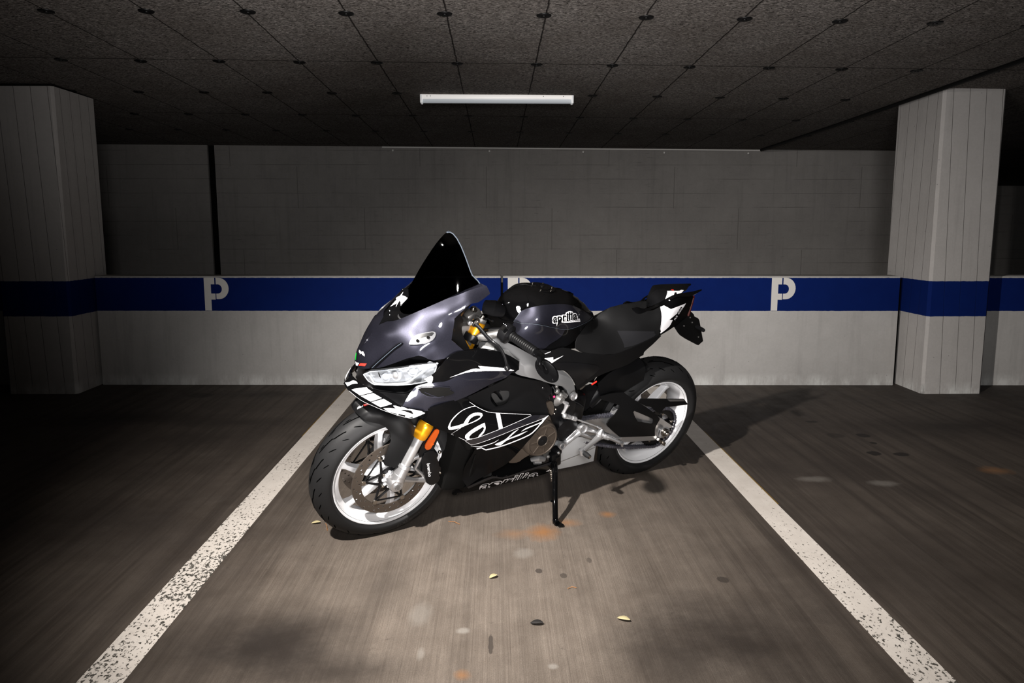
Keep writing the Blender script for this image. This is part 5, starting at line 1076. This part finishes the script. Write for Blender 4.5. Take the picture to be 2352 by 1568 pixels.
# ------------------------------------------------------------------ handlebars
for sg in (1, -1):
    def Y(p): return Vector((p[0], p[1] * sg, p[2]))
    bar = MB().tube([Y((1.085, .105, .915)), Y((1.035, .17, .945)), Y((1.018, .205, .938))], .0115, 12).tube([Y((1.018, .2, .938)), Y((.992, .375, .930))], .011, 12)
    bar.tube([fk(.02, .1 * sg) , fk(.065, .1 * sg)], .036, 20); bar = bar.build('clip_on_handlebar', M_sat, bike)
    g = MB(); a_, b_ = Y((1.017, .212, .9375)), Y((.996, .345, .931)); rs = []; ps = []
    for i in range(41): t_ = i / 40; ps.append(a_.lerp(b_, t_)); rs.append(.0165 + (.0011 if i % 3 else -.0006) + .003 * math.exp(-((t_ - .0) / .05) ** 2))
    g.tube(ps, rs, 20); g.build('grip', M_matte, bar)
    MB().tube([Y((.996, .346, .931)), Y((.994, .360, .9305)), Y((.991, .378, .930))], [.0145, .0150, .0125], 18).build('bar_end', M_chrome if False else M_gloss, bar)
    # bar-end mirror folded below the bar
    if sg > 0:
        mc = P(*k4(1322, 1292), .385); mn = (CL - mc).normalized()
        ux = (P(*k4(1440, 1420), .385) - P(*k4(1200, 1165), .385)).normalized(); ux = (ux - mn * ux.dot(mn)).normalized(); uy = mn.cross(ux)
        mir = MB(); seg_ = 40; vs = []
        for rr2, dz in ((0, .004), (.85, .004), (1., -.001), (1.0, -.010), (.9, -.014), (0, -.014)):
            for i in range(seg_):
                a = 2 * PI * i / seg_; vs.append(mc + ux * (.052 * rr2 * math.cos(a)) + uy * (.031 * rr2 * math.sin(a)) + mn * dz)
        mir.add(vs, [[j * seg_ + i, j * seg_ + (i + 1) % seg_, (j + 1) * seg_ + (i + 1) % seg_, (j + 1) * seg_ + i] for j in range(5) for i in range(seg_)])
        mir.tube([(.991, .378, .930), P(*k4(1222, 1130), .385), P(*k4(1225, 1200), .392), P(*k4(1270, 1270), .392)], [.011, .009, .009, .007], 12)
        mir.build('bar_end_mirror', M_gloss2, bar)
    else:
        mir = MB(); mir.lathe([(.0001, .004), (.044, .004), (.05, -.004), (.044, -.012), (.0001, -.012)], (.95, -.385, .86), seg=30); mir.tube([(.991, -.378, .930), (.97, -.385, .90)], .009, 10); mir.build('bar_end_mirror', M_matte, bar)
    sw = MB(); sw.tube([Y((1.036, .172, .944)), Y((1.034, .178, .944)), Y((1.030, .196, .942)), Y((1.026, .208, .941)), Y((1.024, .212, .940))], [.018, .029, .031, .030, .020], 22, flat=1.25)
    sw = sw.build('switch_housing', M_sat, bar)
    if sg > 0:
        MB().box(Q(k4, 760, 745, .215), (.018, .012, .012), Matrix.Rotation(.6, 3, 'Y'), .003).build('switch_button', M_dark, sw)
        for x, y in ((765, 688), (785, 700), (800, 716)): MB().ball(Q(k4, x, y, .213), .0016, 6).build('switch_symbol', M_dec, sw)
    # lever and perch
    lp_ = [(1.075, .150, .905), (1.08, .17, .90)] if False else None
    if sg > 0:
        pts_ = [Q(k4, 400, 690, .145), Q(k4, 470, 760, .16), Q(k4, 540, 845, .185), Q(k4, 600, 905, .20), Q(k4, 650, 945, .215), Q(k4, 705, 985, .24), Q(k4, 750, 1050, .265), Q(k4, 785, 1130, .29), Q(k4, 805, 1200, .31), Q(k4, 815, 1245, .325)]
        LV = pts_
    pts_ = [Vector((p.x, p.y * sg, p.z)) for p in LV]
    lv = MB().tube(pts_, [.009, .0085, .008, .0085, .0075, .007, .007, .0068, .0065, .006], 12, flat=.75).ball(pts_[-1] + Vector((0, 0, -.004)), .0115, 14).build('brake_lever' if sg < 0 else 'clutch_lever', M_sat, bar)
    pc = MB().tube([fk(.04, .1 * sg), Y((1.09, .15, .915)), Y((1.05, .175, .935))], [.012, .016, .014], 12); pc.build('lever_perch', M_alud, bar)
q1 = Q(k4, 325, 672, .14)
MB().lathe([(.0001, .012), (.006, .012), (.009, .009), (.009, 0)], q1, seg=14).build('perch_bolt', M_alu, bike)
MB().tube([Q(k4, 380, 690, .13), Q(k4, 420, 660, .145), Q(k4, 440, 640, .15)], [.013, .011, .008], 14).tube([Q(k4, 480, 620, .14), Q(k4, 505, 585, .14)], .007, 12).build('lever_adjuster', M_steel, bike)
MB().box(Q(k4, 360, 560, .03), (.06, .05, .03), Matrix.Rotation(.5, 3, 'Y'), .008).build('fork_top_cover', M_alud, bike)
for (x, y, r) in ((375, 500, .012), (405, 520, .007)): MB().ball(Q(k4, x, y, .05), r, 12).build('fork_adjuster', M_steel, bike)
MB().tube([Q(k4, 520, 470, .09), Q(k4, 640, 490, .12), Q(k4, 750, 530, .12)], [.020, .024, .018], 16, flat=1.3).build('ignition_cover', M_sat, bike)
MB().box((1.16, 0, .985), (.03, .15, .09), Matrix.Rotation(math.radians(-35), 3, 'Y'), .006).build('instrument_panel', M_sat, bike)
MB().tube([Q(k4, 630, 660, .15), Q(k4, 560, 620, .12), Q(k4, 470, 640, .1), Q(k4, 400, 750, .08), Q(k4, 330, 900, .07)], .004, 8).tube([Q(k4, 430, 720, .14), Q(k4, 500, 830, .12), Q(k4, 500, 930, .1), Q(k4, 430, 1000, .1)], .0045, 8).build('control_cables', M_sat, bike)
panel('fairing_inner', k4, [(140, 600), (200, 560), (250, 640), (230, 800), (330, 1010), (270, 1040), (95, 890)], [(140, 600, .14), (250, 640, .12), (330, 1010, .16), (95, 890, .18)], M_matte, thick=.003)
MB().box(Q(k4, 230, 740, .05), (.07, .10, .06), None, .01).build('fairing_stay', M_alud, bike)
